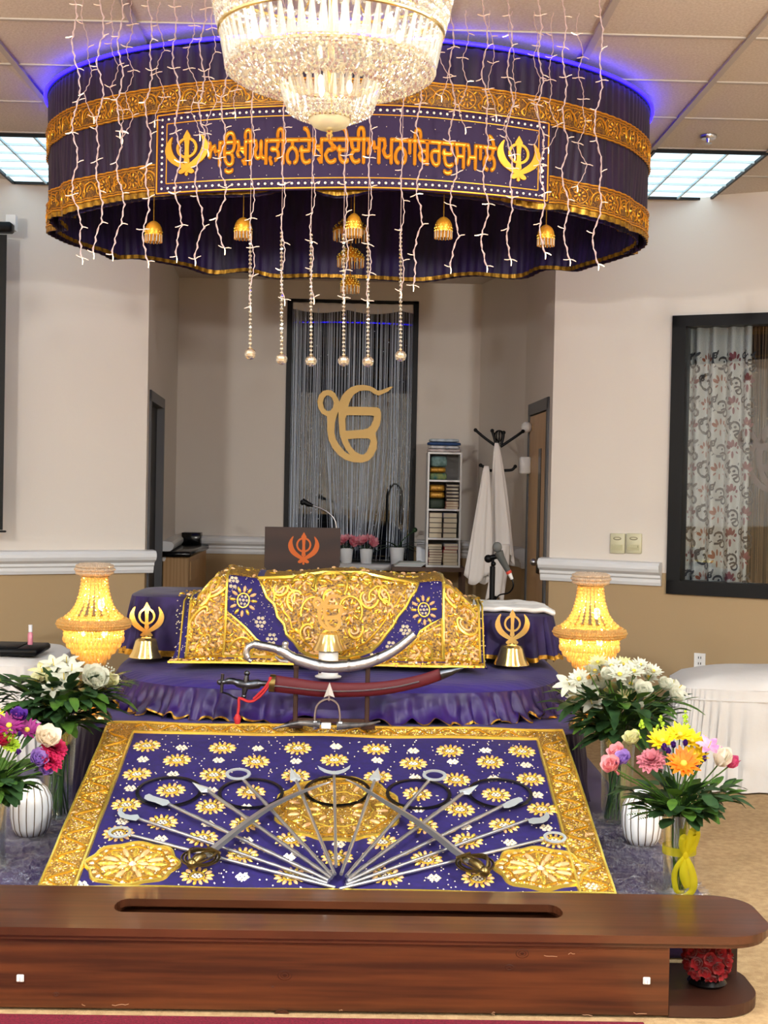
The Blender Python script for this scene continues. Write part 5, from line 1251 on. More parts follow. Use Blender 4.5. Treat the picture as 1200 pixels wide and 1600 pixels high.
mb=MB(); mb.tube([S(386,1053,D),S(384,1070,D),S(381,1086,D)],[.008,.016,.008],8); mb.ball(S(386,1052,D),.013); mb.ball(S(381,1088,D),.011); mb.tube([S(348,1053,D),S(347,1066,D),S(346,1082,D)],.007,8); mb.ball(S(343,1066,D),.012); mb.tube(cr([S(346,1082,D),S(355,1084,D),S(366,1090,D),S(376,1094,D)]),.004,5); build('guard',mb,DARKST,t)
mb=MB(); mb.tube(cr([S(x,y,D-.03) for x,y in ((422,1058),(420,1070),(410,1084),(398,1094),(388,1096),(378,1092),(372,1091))],5),.006,6); mb.tube(cr([S(424,1058,D-.03),S(414,1074,D-.035),S(396,1092,D-.035)],5),.005,6); mb.tube(cr([S(x,y,D-.03) for x,y in ((373,1092),(373,1105),(371,1118))],4),.006,6)
mb.tube([S(371,1116,D-.03),S(371,1122,D-.03),S(371,1131,D-.03)],[.008,.016,.011],8); build('red_tassel',mb,M('red_cord',(178,34,40),.6),t,label='red cord with tassel')
# arrow trophy
t=thing('bow_trophy',S(512,1136,-.06),'steel arrowhead over a small horn bow trophy before the sword rack','weapon')
D=-.10
Hn=M('grey_horn',(118,114,112),.3,.4,noise_=(30,(70,68,70)))
mb=MB(); pp=cr([S(x,y,D) for x,y in ((426,1139),(445,1134),(468,1130),(488,1131),(500,1132))],6); mb.tube(pp,[.003+.016*(i/(len(pp)-1)) for i in range(len(pp))],8); build('left_horn',mb,Hn,t)
mb=MB(); pp=cr([S(x,y,D) for x,y in ((594,1127),(578,1131),(558,1133),(540,1134),(526,1134))],6); mb.tube(pp,[.003+.016*(i/(len(pp)-1)) for i in range(len(pp))],8); build('right_horn',mb,Hn,t)
mb=MB(); a=S(502,1129,D);b=S(517,1138,D); mb.box(a.x,b.x,Ys+D-.018,Ys+D+.01,b.z,a.z,ch=.002); build('bone_plate',mb,WHITEP,t)
mb=MB(); mb.tube(cr([S(x,y,D) for x,y in ((493,1137),(492,1118),(497,1100),(513,1092),(527,1100),(531,1118),(530,1137))],6),.0045,6); a=S(489,1126,D);b=S(535,1140,D); mb.box(a.x,a.x+.02,Ys+D-.012,Ys+D+.012,b.z,a.z,ch=.003); mb.box(b.x-.02,b.x,Ys+D-.012,Ys+D+.012,b.z,a.z,ch=.003); build('steel_bow',mb,STEEL,t)
mb=MB(); d=Ys+D
A=S(515,1066,D); L_=S(506,1090,D); R_=S(523,1090,D); Mi=S(514,1086,D); Bt=S(514,1095,D)
for s in (1,-1): mb.add([A,L_,Mi+Vector((0,-.008*s,0)),R_],[(0,1,2),(0,2,3)])
mb.tube([Mi,Bt],.005,6); build('arrowhead',mb,STEEL,t,smooth=False)
# ---------------- weapons fanned out on the sloping cloth ----------------
def R3(x,y,h=.012): return PP(x,y,B0+sn*h,sn)
def staff(pts,r,lab,head,hp,name='ceremonial_spear',hh=.014,grip=True):
    t=thing(name,R3(*pts[0],hh),lab,'weapon','steel weapons fanned over the sloping cloth')
    a=R3(*pts[0],hh);b=R3(*pts[1],hh); mb=MB(); n=26; mb.tube([a+(b-a)*(k/n) for k in range(n+1)],[r*.86*(1+(.22 if k%2 and (3<k<10 or 15<k<24) else 0)) for k in range(n+1)],8); build('shaft',mb,BLADE,t)
    mb=MB(); head(mb,hp,hh); build('head',mb,M('blued_silver',(206,220,226),.25,1) if False else HEADM,t,smooth=False)
HEADM=M('bright_blade_steel',(226,236,240),.35,.6)
def flat(mb,px,h,d=.004):
    n=len(px); mb.prism([(x,y) for x,y in px],d,lambda x,y,hh_:R3(x,y,h+hh_))
def spearhead(mb,hp,h):
    (tx,ty),(bx_,by_),w=hp; a=R3(tx,ty,h);b=R3(bx_,by_,h); d=(b-a).normalized(); s=d.cross(sn).normalized(); m_=a+(b-a)*.82
    W=w
    vs=[a,m_+s*W,b,m_-s*W,m_+sn*.008,m_-sn*.006]
    mb.add(vs,[(0,1,4),(1,2,4),(2,3,4),(3,0,4),(1,0,5),(2,1,5),(3,2,5),(0,3,5)])
def ringhead(mb,hp,h):
    (cx,cy),R,w=hp; c=R3(cx,cy,h+.004); n=28
    for k in range(1): 
        vs=[];fs=[]
        for i in range(n):
            a=2*PI*i/n
            for rr_,hh_ in ((R,0),(R,.004),(R-w,.005),(R-w,-.001)): vs.append(c+su*rr_*cos(a)+sv*rr_*sin(a)+sn*hh_)
        for i in range(n):
            j=(i+1)%n
            for q in range(4): fs.append((i*4+q,i*4+(q+1)%4,j*4+(q+1)%4,j*4+q))
        mb.add(vs,fs)
def polyhead(mb,hp,h): flat(mb,hp,h+.002,.006)
px=.0022
q3=lambda L:[(60+x/2.4,1120+y/2.4) for x,y in L]; q4=lambda L:[(500+x/2.4,1120+y/2.4) for x,y in L]
staff([(205,1305),(524,1387)],.0075,'lowest left staff of the fan, ending in a ring beside the gold oval',ringhead,((187,1301),.042,.010),hh=.012)
staff([(216,1279),(512,1380)],.0075,'left staff of the fan with a small crescent hook head',polyhead,q3([(318,338),(300,345),(297,362),(306,376),(330,384),(366,390),(380,378),(372,366),(345,368),(325,364),(314,354)]),hh=.016)
staff([(262,1256),(514,1376)],.0085,'left staff of the fan with a flared axe blade head',polyhead,q3([(415,288),(400,294),(396,306),(410,314),(440,322),(466,334),(480,332),(494,322),(486,312),(456,304),(430,296)]),hh=.020)
staff([(325,1236),(518,1372)],.0085,'left spear of the fan with a broad white triangular point',spearhead,((300,1222),(328,1238),.026),hh=.026)
staff([(380,1218),(520,1369)],.0075,'left staff of the fan ending in a small flat ring near the top',ringhead,((372,1210),.050,.013),hh=.030)
staff([(463,1220),(523,1366)],.0075,'spear just left of the centre of the fan',spearhead,((454,1199),(464,1222),.024),hh=.034)
staff([(522,1206),(525,1354)],.0065,'middle staff of the fan with a two pronged crescent head',polyhead,[(496,1196),(499,1202),(507,1207),(518,1210),(528,1210),(538,1207),(546,1201),(548,1195),(542,1199),(533,1203),(522,1205),(511,1203),(502,1199)],hh=.038)
staff([(585,1220),(533,1366)],.0075,'spear just right of the centre of the fan',spearhead,((591,1199),(584,1222),.024),hh=.034)
staff([(670,1220),(541,1369)],.0075,'right staff of the fan ending in a small flat ring near the top',ringhead,((679,1212),.048,.013),hh=.030)
staff([(723,1240),(544,1373)],.0085,'right spear of the fan with a broad white triangular point',spearhead,((748,1226),(720,1241),.026),hh=.026)
staff([(788,1258),(542,1378)],.0085,'right staff of the fan with a flared axe blade head',polyhead,q4([(684,330),(700,318),(722,308),(745,301),(757,304),(762,316),(748,322),(730,334),(706,342),(690,342)]),hh=.020)
staff([(825,1281),(540,1383)],.0075,'right staff of the fan with a small crescent hook head',polyhead,q4([(780,384),(800,378),(824,378),(840,370),(848,356),(858,362),(861,376),(852,390),(836,398),(800,402),(784,398)]),hh=.016)
staff([(848,1312),(530,1389)],.0075,'lowest right staff of the fan, ending in a ring beside the gold oval',ringhead,((867,1309),.042,.010),hh=.012)
for i,(x,y,lab) in enumerate(((264,1237,'dark steel throwing ring at the far left of the cloth'),(392,1240,'dark steel throwing ring second from the left'),(527,1236,'dark steel throwing ring in the middle around the gold emblem'),(654,1241,'dark steel throwing ring second from the right'),(781,1240,'dark steel throwing ring at the far right of the cloth'))):
    mb=MB(); ringhead(mb,((x,y),.128 if i!=2 else .13,.013),.003); build('throwing_ring',mb,DARKST if i!=2 else BLACKG,label=lab,cat='weapon',group='steel throwing rings on the cloth')
for nm,pts,gp in (('left',[(319,1338),(345,1318),(380,1290),(420,1262),(465,1240),(500,1227),(517,1222)],(300,1350)),('right',[(736,1346),(712,1330),(680,1304),(640,1276),(600,1252),(565,1230),(540,1218)],(757,1362))):
    t=thing('curved_sword',R3(*pts[3],.04),nm+' curved sword crossing over the fan of spears','sword','two curved swords crossed over the fan')
    pp=cr([R3(x,y,.046) for x,y in pts],5); n=len(pp); vs=[];fs=[]
    for i,p in enumerate(pp):
        d=(pp[min(i+1,n-1)]-pp[max(i-1,0)]).normalized(); s=d.cross(sn).normalized(); w_=.019*(1-(i/(n-1))**3*.97); vs+=[p+s*w_,p+s*w_*.2+sn*.004,p-s*w_,p-sn*.003]
    for i in range(n-1):
        for k in range(4): l=(k+1)%4; fs.append((i*4+k,i*4+l,i*4+4+l,i*4+4+k))
    mb=MB(); mb.add(vs,fs+[(3,2,1,0)]); build('blade',mb,BLADE,t,smooth=False)
    a=R3(*pts[0],.05); g=R3(*gp,.045); d=(g-a).normalized(); s=d.cross(sn).normalized()
    mb=MB(); mb.tube(cr([a,a+(g-a)*.5+sn*.006,g],4),[.012,.015,.017,.018,.018,.017,.016,.015,.014],10); mb.ball(g,.020); build('grip',mb,OLDBR,t)
    mb=MB(); cc=a+(g-a)*.30; 
    for k1 in (.062,.050): mb.tube([cc+su*(k1*1.05*cos(q))+sv*(k1*.95*sin(q))+sn*.004 for q in [2*PI*j/28 for j in range(28)]],.005,6,closed=True,flat=.6)
    for off in (-.9,.0,.9): mb.tube(cr([cc-d*.06+s*.02*off,cc+s*.055*off+sn*.02,g+s*.01*off],5),.005,6,flat=.5)
    mb.tube([cc-d*.065-s*.03,cc-d*.065+s*.03],.006,6); build('basket_guard',mb,OLDBR,t)
# ---------------- crystal table lamps ----------------
LCRY=crystal('gold_lit_crystal',.26,.36,(1,.78,.36,1),rough=.12,tcol=(1,.86,.6,1)); LCR2=crystal('crown_crystal',.35,.25,(1,.86,.70,1),rough=.1)
def lamp(px,lab):
    cx=P(px,960,6.15).x; Y=6.15; z0=LTz+.002; t=thing('crystal_table_lamp',(cx,Y,z0),lab,'lamp','lit crystal table lamps on the stage tier')
    mb=MB(); mb.lathe([(.080,0),(.082,.008),(.076,.022),(.055,.042),(.028,.056),(.012,.066),(.010,.24)],40,(cx,Y,z0),wob=lambda a,z:1+(.06*sin(14*a+30*z) if z<.05 else 0)); build('base',mb,GOLDB if False else BRASS,t)
    mb=MB(); rr=random.Random(3)
    def row(r,z,n,br,h=None,ph=0):
        for k in range(n): a=2*PI*k/n+ph; gem(mb,(cx+r*cos(a),Y+r*sin(a),z),br,h or br,6,ph=rr.random()*3)
    for j in range(8): q=2*PI*j/8; row(.064+.018*cos(q),1.202+.020*sin(q),int(44+10*cos(q)),.0072,ph=j*.07)
    build('crown',mb,LCR2,t,smooth=False)
    mb=MB()
    st=[(.052,1.170),(.053,1.155),(.054,1.140),(.056,1.125),(.058,1.110),(.061,1.095),(.065,1.080),(.070,1.065),(.076,1.050),(.084,1.035),(.094,1.020),(.107,1.006),(.120,.995)]
    for i,(r,z) in enumerate(st): row(r,z,20,.0066+r*.025,.0080)
    build('neck_strands',mb,LCRY,t,smooth=False)
    mb=MB()
    for j in range(9): q=2*PI*j/9; row(.138+.019*cos(q),.966+.017*sin(q),int(78+8*cos(q)),.0076,ph=j*.05)
    build('crystal_ring',mb,LCRY,t,smooth=False)
    mb=MB()
    for (r,zs) in ((.126,(.938,.922,.902)),(.112,(.908,.894,.878)),(.092,(.884,.870,.854)),(.070,(.858,.844,.828)),(.050,(.832,.818,.804)),(.030,(.808,.796,.782)),(.012,(.784,.772,.760))):
        n=max(6,int(2*PI*r/.0175))
        for i,z in enumerate(zs[:-1]): row(r,z,n,.0066,.0074)
        row(r,zs[-1]-.002,n,.0075,.016)
    build('crystal_drops',mb,LCRY,t,smooth=False)
    for z,r in ((.948,.130),(1.172,.060),(.984,.124)):
        mb=MB(); mb.tube([(cx+r*cos(a),Y+r*sin(a),z) for a in [2*PI*k/40 for k in range(40)]],.003,5,closed=True); build('gold_ring',mb,BRASS,t)
    for i,(dx,z) in enumerate(((.03,1.05),(-.045,.935),(.045,.93))):
        mb=MB(); mb.ball((cx+dx,Y,z),.014,.014,.026,8,6); build('bulb',mb,LB,t,label='lit bulb')
    for dx,dy,z,pw in ((.0,.0,1.08,.9),(.07,0,.93,.9),(-.07,0,.93,.9),(0,-.06,.92,.8)):
        l=point('lamp_bulb_light',(cx+dx,Y+dy,z),(1,.72,.36),pw*LAMP_W,.012); l.parent=t; l.location=(dx,dy,z-z0)
LAMP_W=1.55
LB=M('lamp_bulb_glow',(255,230,170),.4,emis=((255,214,130),30))
lamp(147,'glowing gold crystal table lamp at the left end of the stage tier')
lamp(922,'glowing gold crystal table lamp at the right end of the stage tier')
# ---------------- vases and flowers ----------------
GLASS=pane_mat('clear_vase_glass',(.93,.96,.95,1),.14,.03)
WP=M('white_petals',(226,226,210),.6,noise_=(60,(206,208,188)),translucent=.2); CP=M('cream_petals',(228,222,180),.6,noise_=(40,(206,204,140)),translucent=.2)
YC=M('yellow_centre',(214,190,70),.7)
def glassvase(c,z0,prof,lab,foot=None,stems=12,seed=1,sr=.03):
    mb=MB(); t=thing('glass_vase',(c[0],c[1],z0),lab,'vase','clear glass vases with flowers')
    mb.lathe(prof+[(r*.93,z) for r,z in prof[::-1] if z>.012],36,(c[0],c[1],z0),cap=True); build('glass',mb,GLASS,t); return t
def bouquet(cx,cy,z0,ztop,spread,lab,blooms,leafn,seed,hgt,stemr=.028,leafsize=(.07,.12),filler=0,fern=0,lmat=None,rimz=None):
    """stems from the vase to each bloom"""
    rr=random.Random(seed); t=thing('flower_bouquet',(cx,cy,z0),lab,'flowers','flower arrangements around the throne')
    S_=MB(); mouth=Vector((cx,cy,rimz))
    for b in blooms:
        kind,p=b[0],Vector(b[1]); base=Vector((cx+rr.uniform(-1,1)*stemr,cy+rr.uniform(-1,1)*stemr,z0+.012)); mm=mouth+Vector((rr.uniform(-1,1)*stemr,rr.uniform(-1,1)*stemr,0)); S_.tube(cr([base,mm,p],5),.0026,5)
    for k in range(14): a=rr.random()*6.28; base=Vector((cx+stemr*cos(a),cy+stemr*sin(a),z0+.012)); S_.tube([base,mouth+Vector((stemr*cos(a+2.5)*1.1,stemr*sin(a+2.5)*1.1,0))],.0028,5)
    build('stems',S_,GREEN2 if lmat is None else lmat,t)
    lv=MB()
    for k in range(leafn):
        a=rr.random()*2*PI; f=rr.random()**.6; zz=rimz-.01+rr.random()**.85*(ztop-rimz-.05); r=spread*.98*f*min(1,.45+(zz-rimz)/(ztop-rimz)); p=Vector((cx+r*cos(a),cy+r*sin(a)*.75,zz)); d=Vector((cos(a)*(.4+f),sin(a)*(.4+f),rr.uniform(-.2,1.1)))
        leaf(lv,p,d,rr.uniform(*leafsize)*1.12,rr.uniform(.018,.030),bend=rr.uniform(.1,.5),n=4,mi=rr.choice((0,0,1)))
    for k in range(fern):
        a=rr.random()*2*PI; p=Vector((cx,cy,rimz+.01)); d=Vector((cos(a),sin(a)*.8,rr.uniform(.05,.7))).normalized(); L=spread*rr.uniform(.75,1.05)
        lv.tube([p,p+d*L],.0015,4,mi=1)
        for q in range(4,22):
            c_=p+d*(L*q/22)-Vector((0,0,.04*(q/22)**2)); w_=.05*sin(PI*min(1,q/22*.9+.1))
            for s in (-1,1): sd=d.cross(Vector((0,0,1)))*s+d*.5; leaf(lv,c_,sd,w_,.0035,bend=.1,n=2,mi=1)
    build('leaves',lv,[GREEN,GREEN2],t,kind='stuff')
    for b in blooms:
        kind,p,R=b[0],Vector(b[1]),b[2]*1.18; d=(p-Vector((cx,cy,rimz-.12))).normalized()+Vector((0,-.55,.1)); mb=MB()
        if kind=='daisy': bloom(mb,p,d,R,((1,13,.95),(.8,11,.85),(.5,8,.6)),W=.16,rr=rr,bend=-.1); mb.ball(p+d.normalized()*.006,R*.2,n=8,m=4,mi=1); ms=[b[3],YC]
        elif kind=='rose': bloom(mb,p,d,R,((1,6,.9),(.85,6,.65),(.65,6,.42),(.5,5,.22),(.36,4,.1)),W=.62,rr=rr,bend=-.55); ms=[b[3]]
        elif kind=='carnation': bloom(mb,p,d,R,((1,16,.98),(.9,15,.8),(.8,14,.6),(.75,12,.4),(.7,9,.2)),W=.26,rr=rr,bend=.2); ms=[b[3]]
        elif kind=='lily': bloom(mb,p,d,R,((1,6,.72),),W=.26,rr=rr,bend=.35); mb.tube([p,p+d.normalized()*R*.6],.002,4,1); ms=[b[3],YC]
        elif kind=='tulip': bloom(mb,p,d,R,((1,4,.45),(.95,4,.3)),W=.42,rr=rr,bend=-.3); ms=[b[3]]
        elif kind=='bud': bloom(mb,p,d,R,((1,4,.25),(.8,3,.1)),W=.35,rr=rr,bend=-.3); ms=[b[3]]
        elif kind=='gerbera': bloom(mb,p,d,R,((1,16,.97),(.75,14,.85)),W=.15,rr=rr,bend=-.02); mb.ball(p+d.normalized()*.005,R*.2,n=8,m=4,mi=1); ms=[b[3],YC]
        elif kind=='spray':
            for k in range(16): a=rr.random()*6.28; q=rr.random(); mb.ball(p+Vector((cos(a)*.018*(1-q),sin(a)*.018*(1-q),q*R)),.006,n=5,m=3)
            ms=[b[3]]
        elif kind=='breath':
            for k in range(60): mb.ball(p+Vector((rr.gauss(0,R*.5),rr.gauss(0,R*.5),rr.gauss(0,R*.5))),.004,n=5,m=3)
            ms=[b[3]]
        build({'bud':'flower_bud','gerbera':'gerbera_daisy'}.get(kind,kind) if kind not in('spray','breath') else ('goldenrod_spray' if kind=='spray' else 'filler_blossom'),mb,ms,t)
    return t
def at(x,y,Y): p=P(x,y,Y); return p
# tall left vase
Yl=5.82; c=P(90,1250,Yl); prof=[(.085,0),(.088,.006),(.062,.016),(.058,.03),(.062,.15),(.070,.30),(.078,.37)]
glassvase((c.x,Yl),LPz,prof,'tall clear glass vase at the left below the left lamp')
bl=[('lily',at(112,1048,Yl-.03),.05,WP),('lily',at(100,1062,Yl-.05),.05,WP),('lily',at(84,1040,Yl),.05,WP),('lily',at(66,1050,Yl-.03),.045,CP),('lily',at(82,1078,Yl-.1),.045,WP),('lily',at(104,1036,Yl+.05),.045,WP),('rose',at(146,1068,Yl-.10),.062,WP),('rose',at(166,1070,Yl-.04),.042,CP),('breath',at(160,1050,Yl),.04,WP),('breath',at(172,1060,Yl+.03),.03,WP),('bud',at(95,1070,Yl-.08),.03,WP),('bud',at(75,1064,Yl-.08),.03,CP),('daisy',at(58,1066,Yl),.04,CP)]
bouquet(c.x,Yl,LPz,.82,.24,'leafy bouquet of white lilies and a white rose below the left lamp',bl,380,5,0,stemr=.045,rimz=LPz+.37,leafsize=(.07,.12))
# tall right vase
Yr=5.88; c=P(963,1250,Yr)
glassvase((c.x,Yr),LPz,[(.070,0),(.074,.006),(.064,.014),(.064,.05),(.066,.2),(.074,.36)],'tall clear glass vase at the right below the right lamp')
rr=random.Random(31); bl=[]
for x,y,k,R in ((905,1062,'daisy',.042),(930,1050,'daisy',.045),(915,1080,'lily',.055),(938,1076,'rose',.045),(925,1100,'lily',.05),(950,1060,'rose',.036),(968,1055,'daisy',.045),(990,1050,'daisy',.042),(1012,1060,'daisy',.04),(985,1070,'daisy',.042),(1002,1084,'rose',.042),(978,1090,'daisy',.035),(940,1110,'bud',.03),(975,1098,'bud',.03),(1035,1075,'rose',.038),(1052,1092,'rose',.04),(1020,1050,'daisy',.036),(955,1042,'daisy',.04),(975,1040,'daisy',.04),(890,1070,'lily',.055),(1045,1072,'bud',.03),(1000,1105,'bud',.03),(934,1036,'daisy',.035),(900,1092,'daisy',.038),(920,1050,'bud',.03),(1058,1078,'lily',.045),(1000,1040,'daisy',.032)):
    bl.append((k,at(x,y,Yr+rr.uniform(-.12,.02)),R,rr.choice((WP,CP,WP))))
bouquet(c.x,Yr,LPz,.80,.25,'dense bouquet of white and cream flowers below the right lamp',bl,290,6,0,stemr=.046,rimz=LPz+.36,leafsize=(.07,.12))
# striped vases
VG=M('dark_gold_stripe',(120,100,70),.3,.7)
def striped(px,Y,lab):
    c=P(px,1300,Y); t=thing('striped_vase',(c.x,Y,LPz),lab,'vase','white vases with gold stripes')
    prof=[(.040,0),(.055,.004),(.070,.03),(.078,.075),(.079,.12),(.074,.155),(.058,.185),(.040,.200),(.032,.212),(.030,.206),(.028,.05)]
    mb=MB(); mb.lathe(prof,144,(c.x,Y,LPz+.002),wob=lambda a,z:1+.035*abs(sin(8*a))); build('body',mb,CERAM,t)
    for k in range(16):
        a=2*PI*k/16; mb=MB(); mb.tube([(c.x+r*1.003*cos(a),Y+r*1.003*sin(a),LPz+.002+z) for r,z in prof[1:8]],.0022,5); build('gold_stripe',mb,VG,t)
striped(48,5.50,'white gold striped ceramic vase at the left behind the colourful bouquet'); striped(1003,5.50,'white gold striped ceramic vase at the right behind the colourful bouquet')
# front bouquets
HOT=M('hot_pink_petals',(206,40,92),.6,noise_=(30,(178,24,76)),translucent=.2); PKL=M('light_pink_petals',(236,150,160),.6,noise_=(30,(244,186,180)),translucent=.2); DPK=M('dusty_pink_petals',(208,130,140),.6,noise_=(30,(190,104,120)),translucent=.2)
LAV=M('lavender_petals',(158,120,200),.6,noise_=(30,(190,160,222)),translucent=.2); YEL=M('yellow_petals',(240,214,30),.6,translucent=.2); ORG=M('orange_petals',(236,104,2),.6,noise_=(20,(242,134,10)),translucent=.2); PUR=M('deep_purple_petals',(76,30,130),.6); MAG=M('magenta_petals',(150,40,120),.6,noise_=(30,(120,24,96)),translucent=.2); LIM=M('lime_green_bloom',(150,180,40),.7)
Yf=4.86; c=P(1060,1380,Yf)
glassvase((c.x,Yf),LPz,[(.058,0),(.061,.006),(.056,.014),(.055,.04),(.054,.15),(.056,.22),(.066,.275)],'clear glass vase with a yellow ribbon bow at the right front')
bl=[('carnation',at(1018,1190,Yf-.08),.042,DPK),('gerbera',at(1068,1194,Yf-.17),.052,ORG),('daisy',at(1035,1160,Yf-.04),.048,YEL),('daisy',at(1062,1150,Yf-.02),.046,YEL),('daisy',at(1080,1160,Yf-.02),.044,YEL),('daisy',at(1086,1182,Yf-.05),.04,YEL),('rose',at(975,1190,Yf-.06),.034,LAV),('rose',at(958,1200,Yf-.07),.036,PKL),('rose',at(966,1180,Yf-.02),.032,PKL),('lily',at(1107,1168,Yf-.06),.042,M('pink_alstroemeria',(236,120,170),.6,noise_=(30,(250,180,205)),translucent=.2)),('tulip',at(1122,1195,Yf-.08),.062,M('white_tulip',(244,236,220),.6,translucent=.2)),('tulip',at(1138,1198,Yf-.06),.045,M('pink_tulip',(236,110,160),.6,translucent=.2)),('rose',at(990,1160,Yf),.034,CP),('spray',at(1002,1152,Yf),.05,LIM),('spray',at(1070,1140,Yf+.03),.055,LIM),('spray',at(1032,1140,Yf+.03),.04,LIM),('bud',at(1038,1172,Yf-.08),.026,PUR),('bud',at(1052,1168,Yf-.08),.026,PUR),('bud',at(1070,1165,Yf-.08),.024,PUR),('bud',at(1080,1192,Yf-.09),.026,PUR),('bud',at(1086,1200,Yf-.09),.024,PUR),('bud',at(1098,1190,Yf-.06),.024,PUR),('bud',at(1044,1178,Yf-.1),.024,PUR),('bud',at(967,1210,Yf-.05),.024,PKL)]
bouquet(c.x,Yf,LPz,.62,.20,'mixed bouquet with an orange gerbera, yellow mums and pink tulips at the right front',bl,150,7,0,rimz=LPz+.27,leafsize=(.05,.09),fern=16,stemr=.022)
RIB=crystal('yellow_organza',.03,.58,(.80,.74,.05,1),rough=.4,tcol=(1,.95,.3,1))
t=thing('ribbon_bow',(c.x,Yf-.06,LPz+.13),'yellow organza ribbon bow tied around the right front glass vase','ribbon')
def ribbon(pts,w,name,dirv=(0,0,1)):
    mb=MB(); pp=cr(pts,7); n=len(pp); vs=[]
    for i,p in enumerate(pp):
        d=(pp[min(i+1,n-1)]-pp[max(i-1,0)]).normalized(); s=d.cross(Vector((0,-1,0))); 
        if s.length<.1: s=Vector(dirv)
        s=s.normalized()*w*.45*(.45+.55*sin(PI*min(1,max(0,i/(n-1))))); vs+=[p-s,p+s]
    mb.add(vs,[(2*i,2*i+1,2*i+3,2*i+2) for i in range(n-1)]); build(name,mb,RIB,t,solid=.0008)
K=Vector((c.x+.005,Yf-.070,LPz+.145))
mb=MB(); mb.grid(lambda u,v:Vector((c.x+.0585*cos(u*2*PI),Yf+.0585*sin(u*2*PI),LPz+.135+.028*v)),40,2,closeu=True); build('band',mb,RIB,t)
V=lambda x,y,z:K+Vector((x*.72,y,z))
ribbon([V(0,0,0),V(.015,-.01,.045),V(.03,-.015,.085),V(.045,-.01,.075),V(.035,0,.03),V(0,0,0)],.036,'loop'); ribbon([V(0,0,0),V(-.02,-.01,.03),V(-.02,-.015,.06),V(-.005,-.01,.06),V(0,0,0)],.026,'loop')
ribbon([V(0,0,0),V(-.04,-.015,-.03),V(-.055,-.012,-.07),V(-.04,-.01,-.12),V(-.005,-.005,-.125)],.022,'tail'); ribbon([V(0,0,0),V(.025,-.01,-.04),V(.04,-.01,-.09),V(.03,-.005,-.125),V(-.02,-.012,-.142)],.03,'tail'); ribbon([V(0,0,0),V(-.01,-.012,-.05),V(.0,-.012,-.085),V(.012,-.01,-.11)],.036,'tail')
mb=MB(); mb.ball(K,.010,.009,.014,10,6); build('knot',mb,RIB,t)
Yg=5.05; c=P(-14,1350,Yg)
glassvase((c.x,Yg),LPz,[(.055,0),(.060,.006),(.052,.014),(.050,.1),(.052,.2),(.062,.27)],'clear glass vase cut by the left edge of the photo')
bl=[('gerbera',at(14,1135,Yg-.05),.048,MAG),('gerbera',at(42,1142,Yg-.02),.045,MAG),('rose',at(4,1160,Yg-.08),.04,HOT),('rose',at(28,1125,Yg),.034,PUR),('carnation',at(18,1165,Yg-.09),.026,LIM),('carnation',at(15,1148,Yg-.08),.022,LIM),('rose',at(70,1160,Yg-.05),.048,M('ivory_rose',(242,228,206),.6,translucent=.2)),('carnation',at(84,1170,Yg-.03),.042,HOT),('carnation',at(80,1190,Yg-.06),.036,HOT),('rose',at(58,1190,Yg-.07),.040,LAV),('rose',at(68,1205,Yg-.06),.030,LAV),('bud',at(28,1178,Yg-.1),.024,PUR),('bud',at(30,1150,Yg-.08),.02,PUR),('rose',at(-30,1150,Yg),.045,HOT),('daisy',at(-10,1125,Yg),.04,YEL)]
bouquet(c.x,Yg,LPz,.60,.17,'colourful bouquet of hot pink and magenta flowers at the left edge',bl,150,8,0,rimz=LPz+.265,leafsize=(.05,.09),fern=14,stemr=.022)
# ---------------- wooden bench ----------------
PINE=M('reddish_brown_stained_pine',(92,48,22),.4,noise_=(3.2,(56,26,11)),stretch=(.5,1,12),coat=.1)
nt=PINE.node_tree; PT=M('reddish_brown_bench_top',(88,48,28),.32,noise_=(3.5,(60,31,17)),stretch=(.5,12,1),coat=.3)
YF=4.19; YB=4.625; ZT=.257; XR=P(1188,1440,4.42).x; XBd=P(1045,1530,4.21).x
t=thing('offering_bench',((XBd-1.6)/2,4.4,0),'long low reddish wooden offering box with a slotted top','bench')
XLb=-1.75
def roundrect(x0,x1,y0,y1,r,n=10):
    return [(x0,y0),(x1-r,y0)]+[(x1-r+r*sin(PI/2*k/n),y0+r-r*cos(PI/2*k/n)) for k in range(1,n)]+[(x1,y0+r)]+[(x1,y1-r*.8)]+[(x1-r*.8+r*.8*cos(PI/2*k/n),y1-r*.8+r*.8*sin(PI/2*k/n)) for k in range(1,n)]+[(x1-r*.8,y1),(x0,y1)]
sx0_=P(182,1424,4.42).x; sx1_=P(876,1424,4.42).x; ya=4.352; yb=4.492; r_=.03
def slot(g=0):
    o=[]
    for cx,a0 in ((sx1_-r_,-PI/2),(sx0_+r_,PI/2)):
        for k in range(9):
            a=a0+PI*k/8; hy=(yb-ya)/2+g; o.append((cx+r_*cos(a)*1.2,(ya+yb)/2+hy*sin(a)))
    return o
mb=MB(); vs,fs=curve_mesh([roundrect(XLb,XR,YF,YB,.16),slot()],.024)
mb.add([Vector((v.x,v.y,ZT-.012+v.z)) for v in vs],fs); build('top_board',mb,PT,t,smooth=False,bevel=.007)
mb=MB(); vs,fs=curve_mesh([roundrect(XLb,XR-.012,YF+.008,YB-.01,.15),slot(.035)],.012)
mb.add([Vector((v.x,v.y,ZT-.032+v.z)) for v in vs],fs); build('lower_moulding',mb,PT,t,smooth=False)
mb=MB(); mb.box(XLb,XBd,YF+.018,YF+.04,.010,ZT-.039); build('front_panel',mb,PINE,t,smooth=False)
mb=MB(); mb.box(XLb,XBd,YB-.05,YB-.03,.010,ZT-.039); build('back_panel',mb,PINE,t,smooth=False)
mb=MB(); mb.box(XBd-.022,XBd,YF+.04,YB-.05,.010,ZT-.039); build('end_panel',mb,PINE,t,smooth=False)
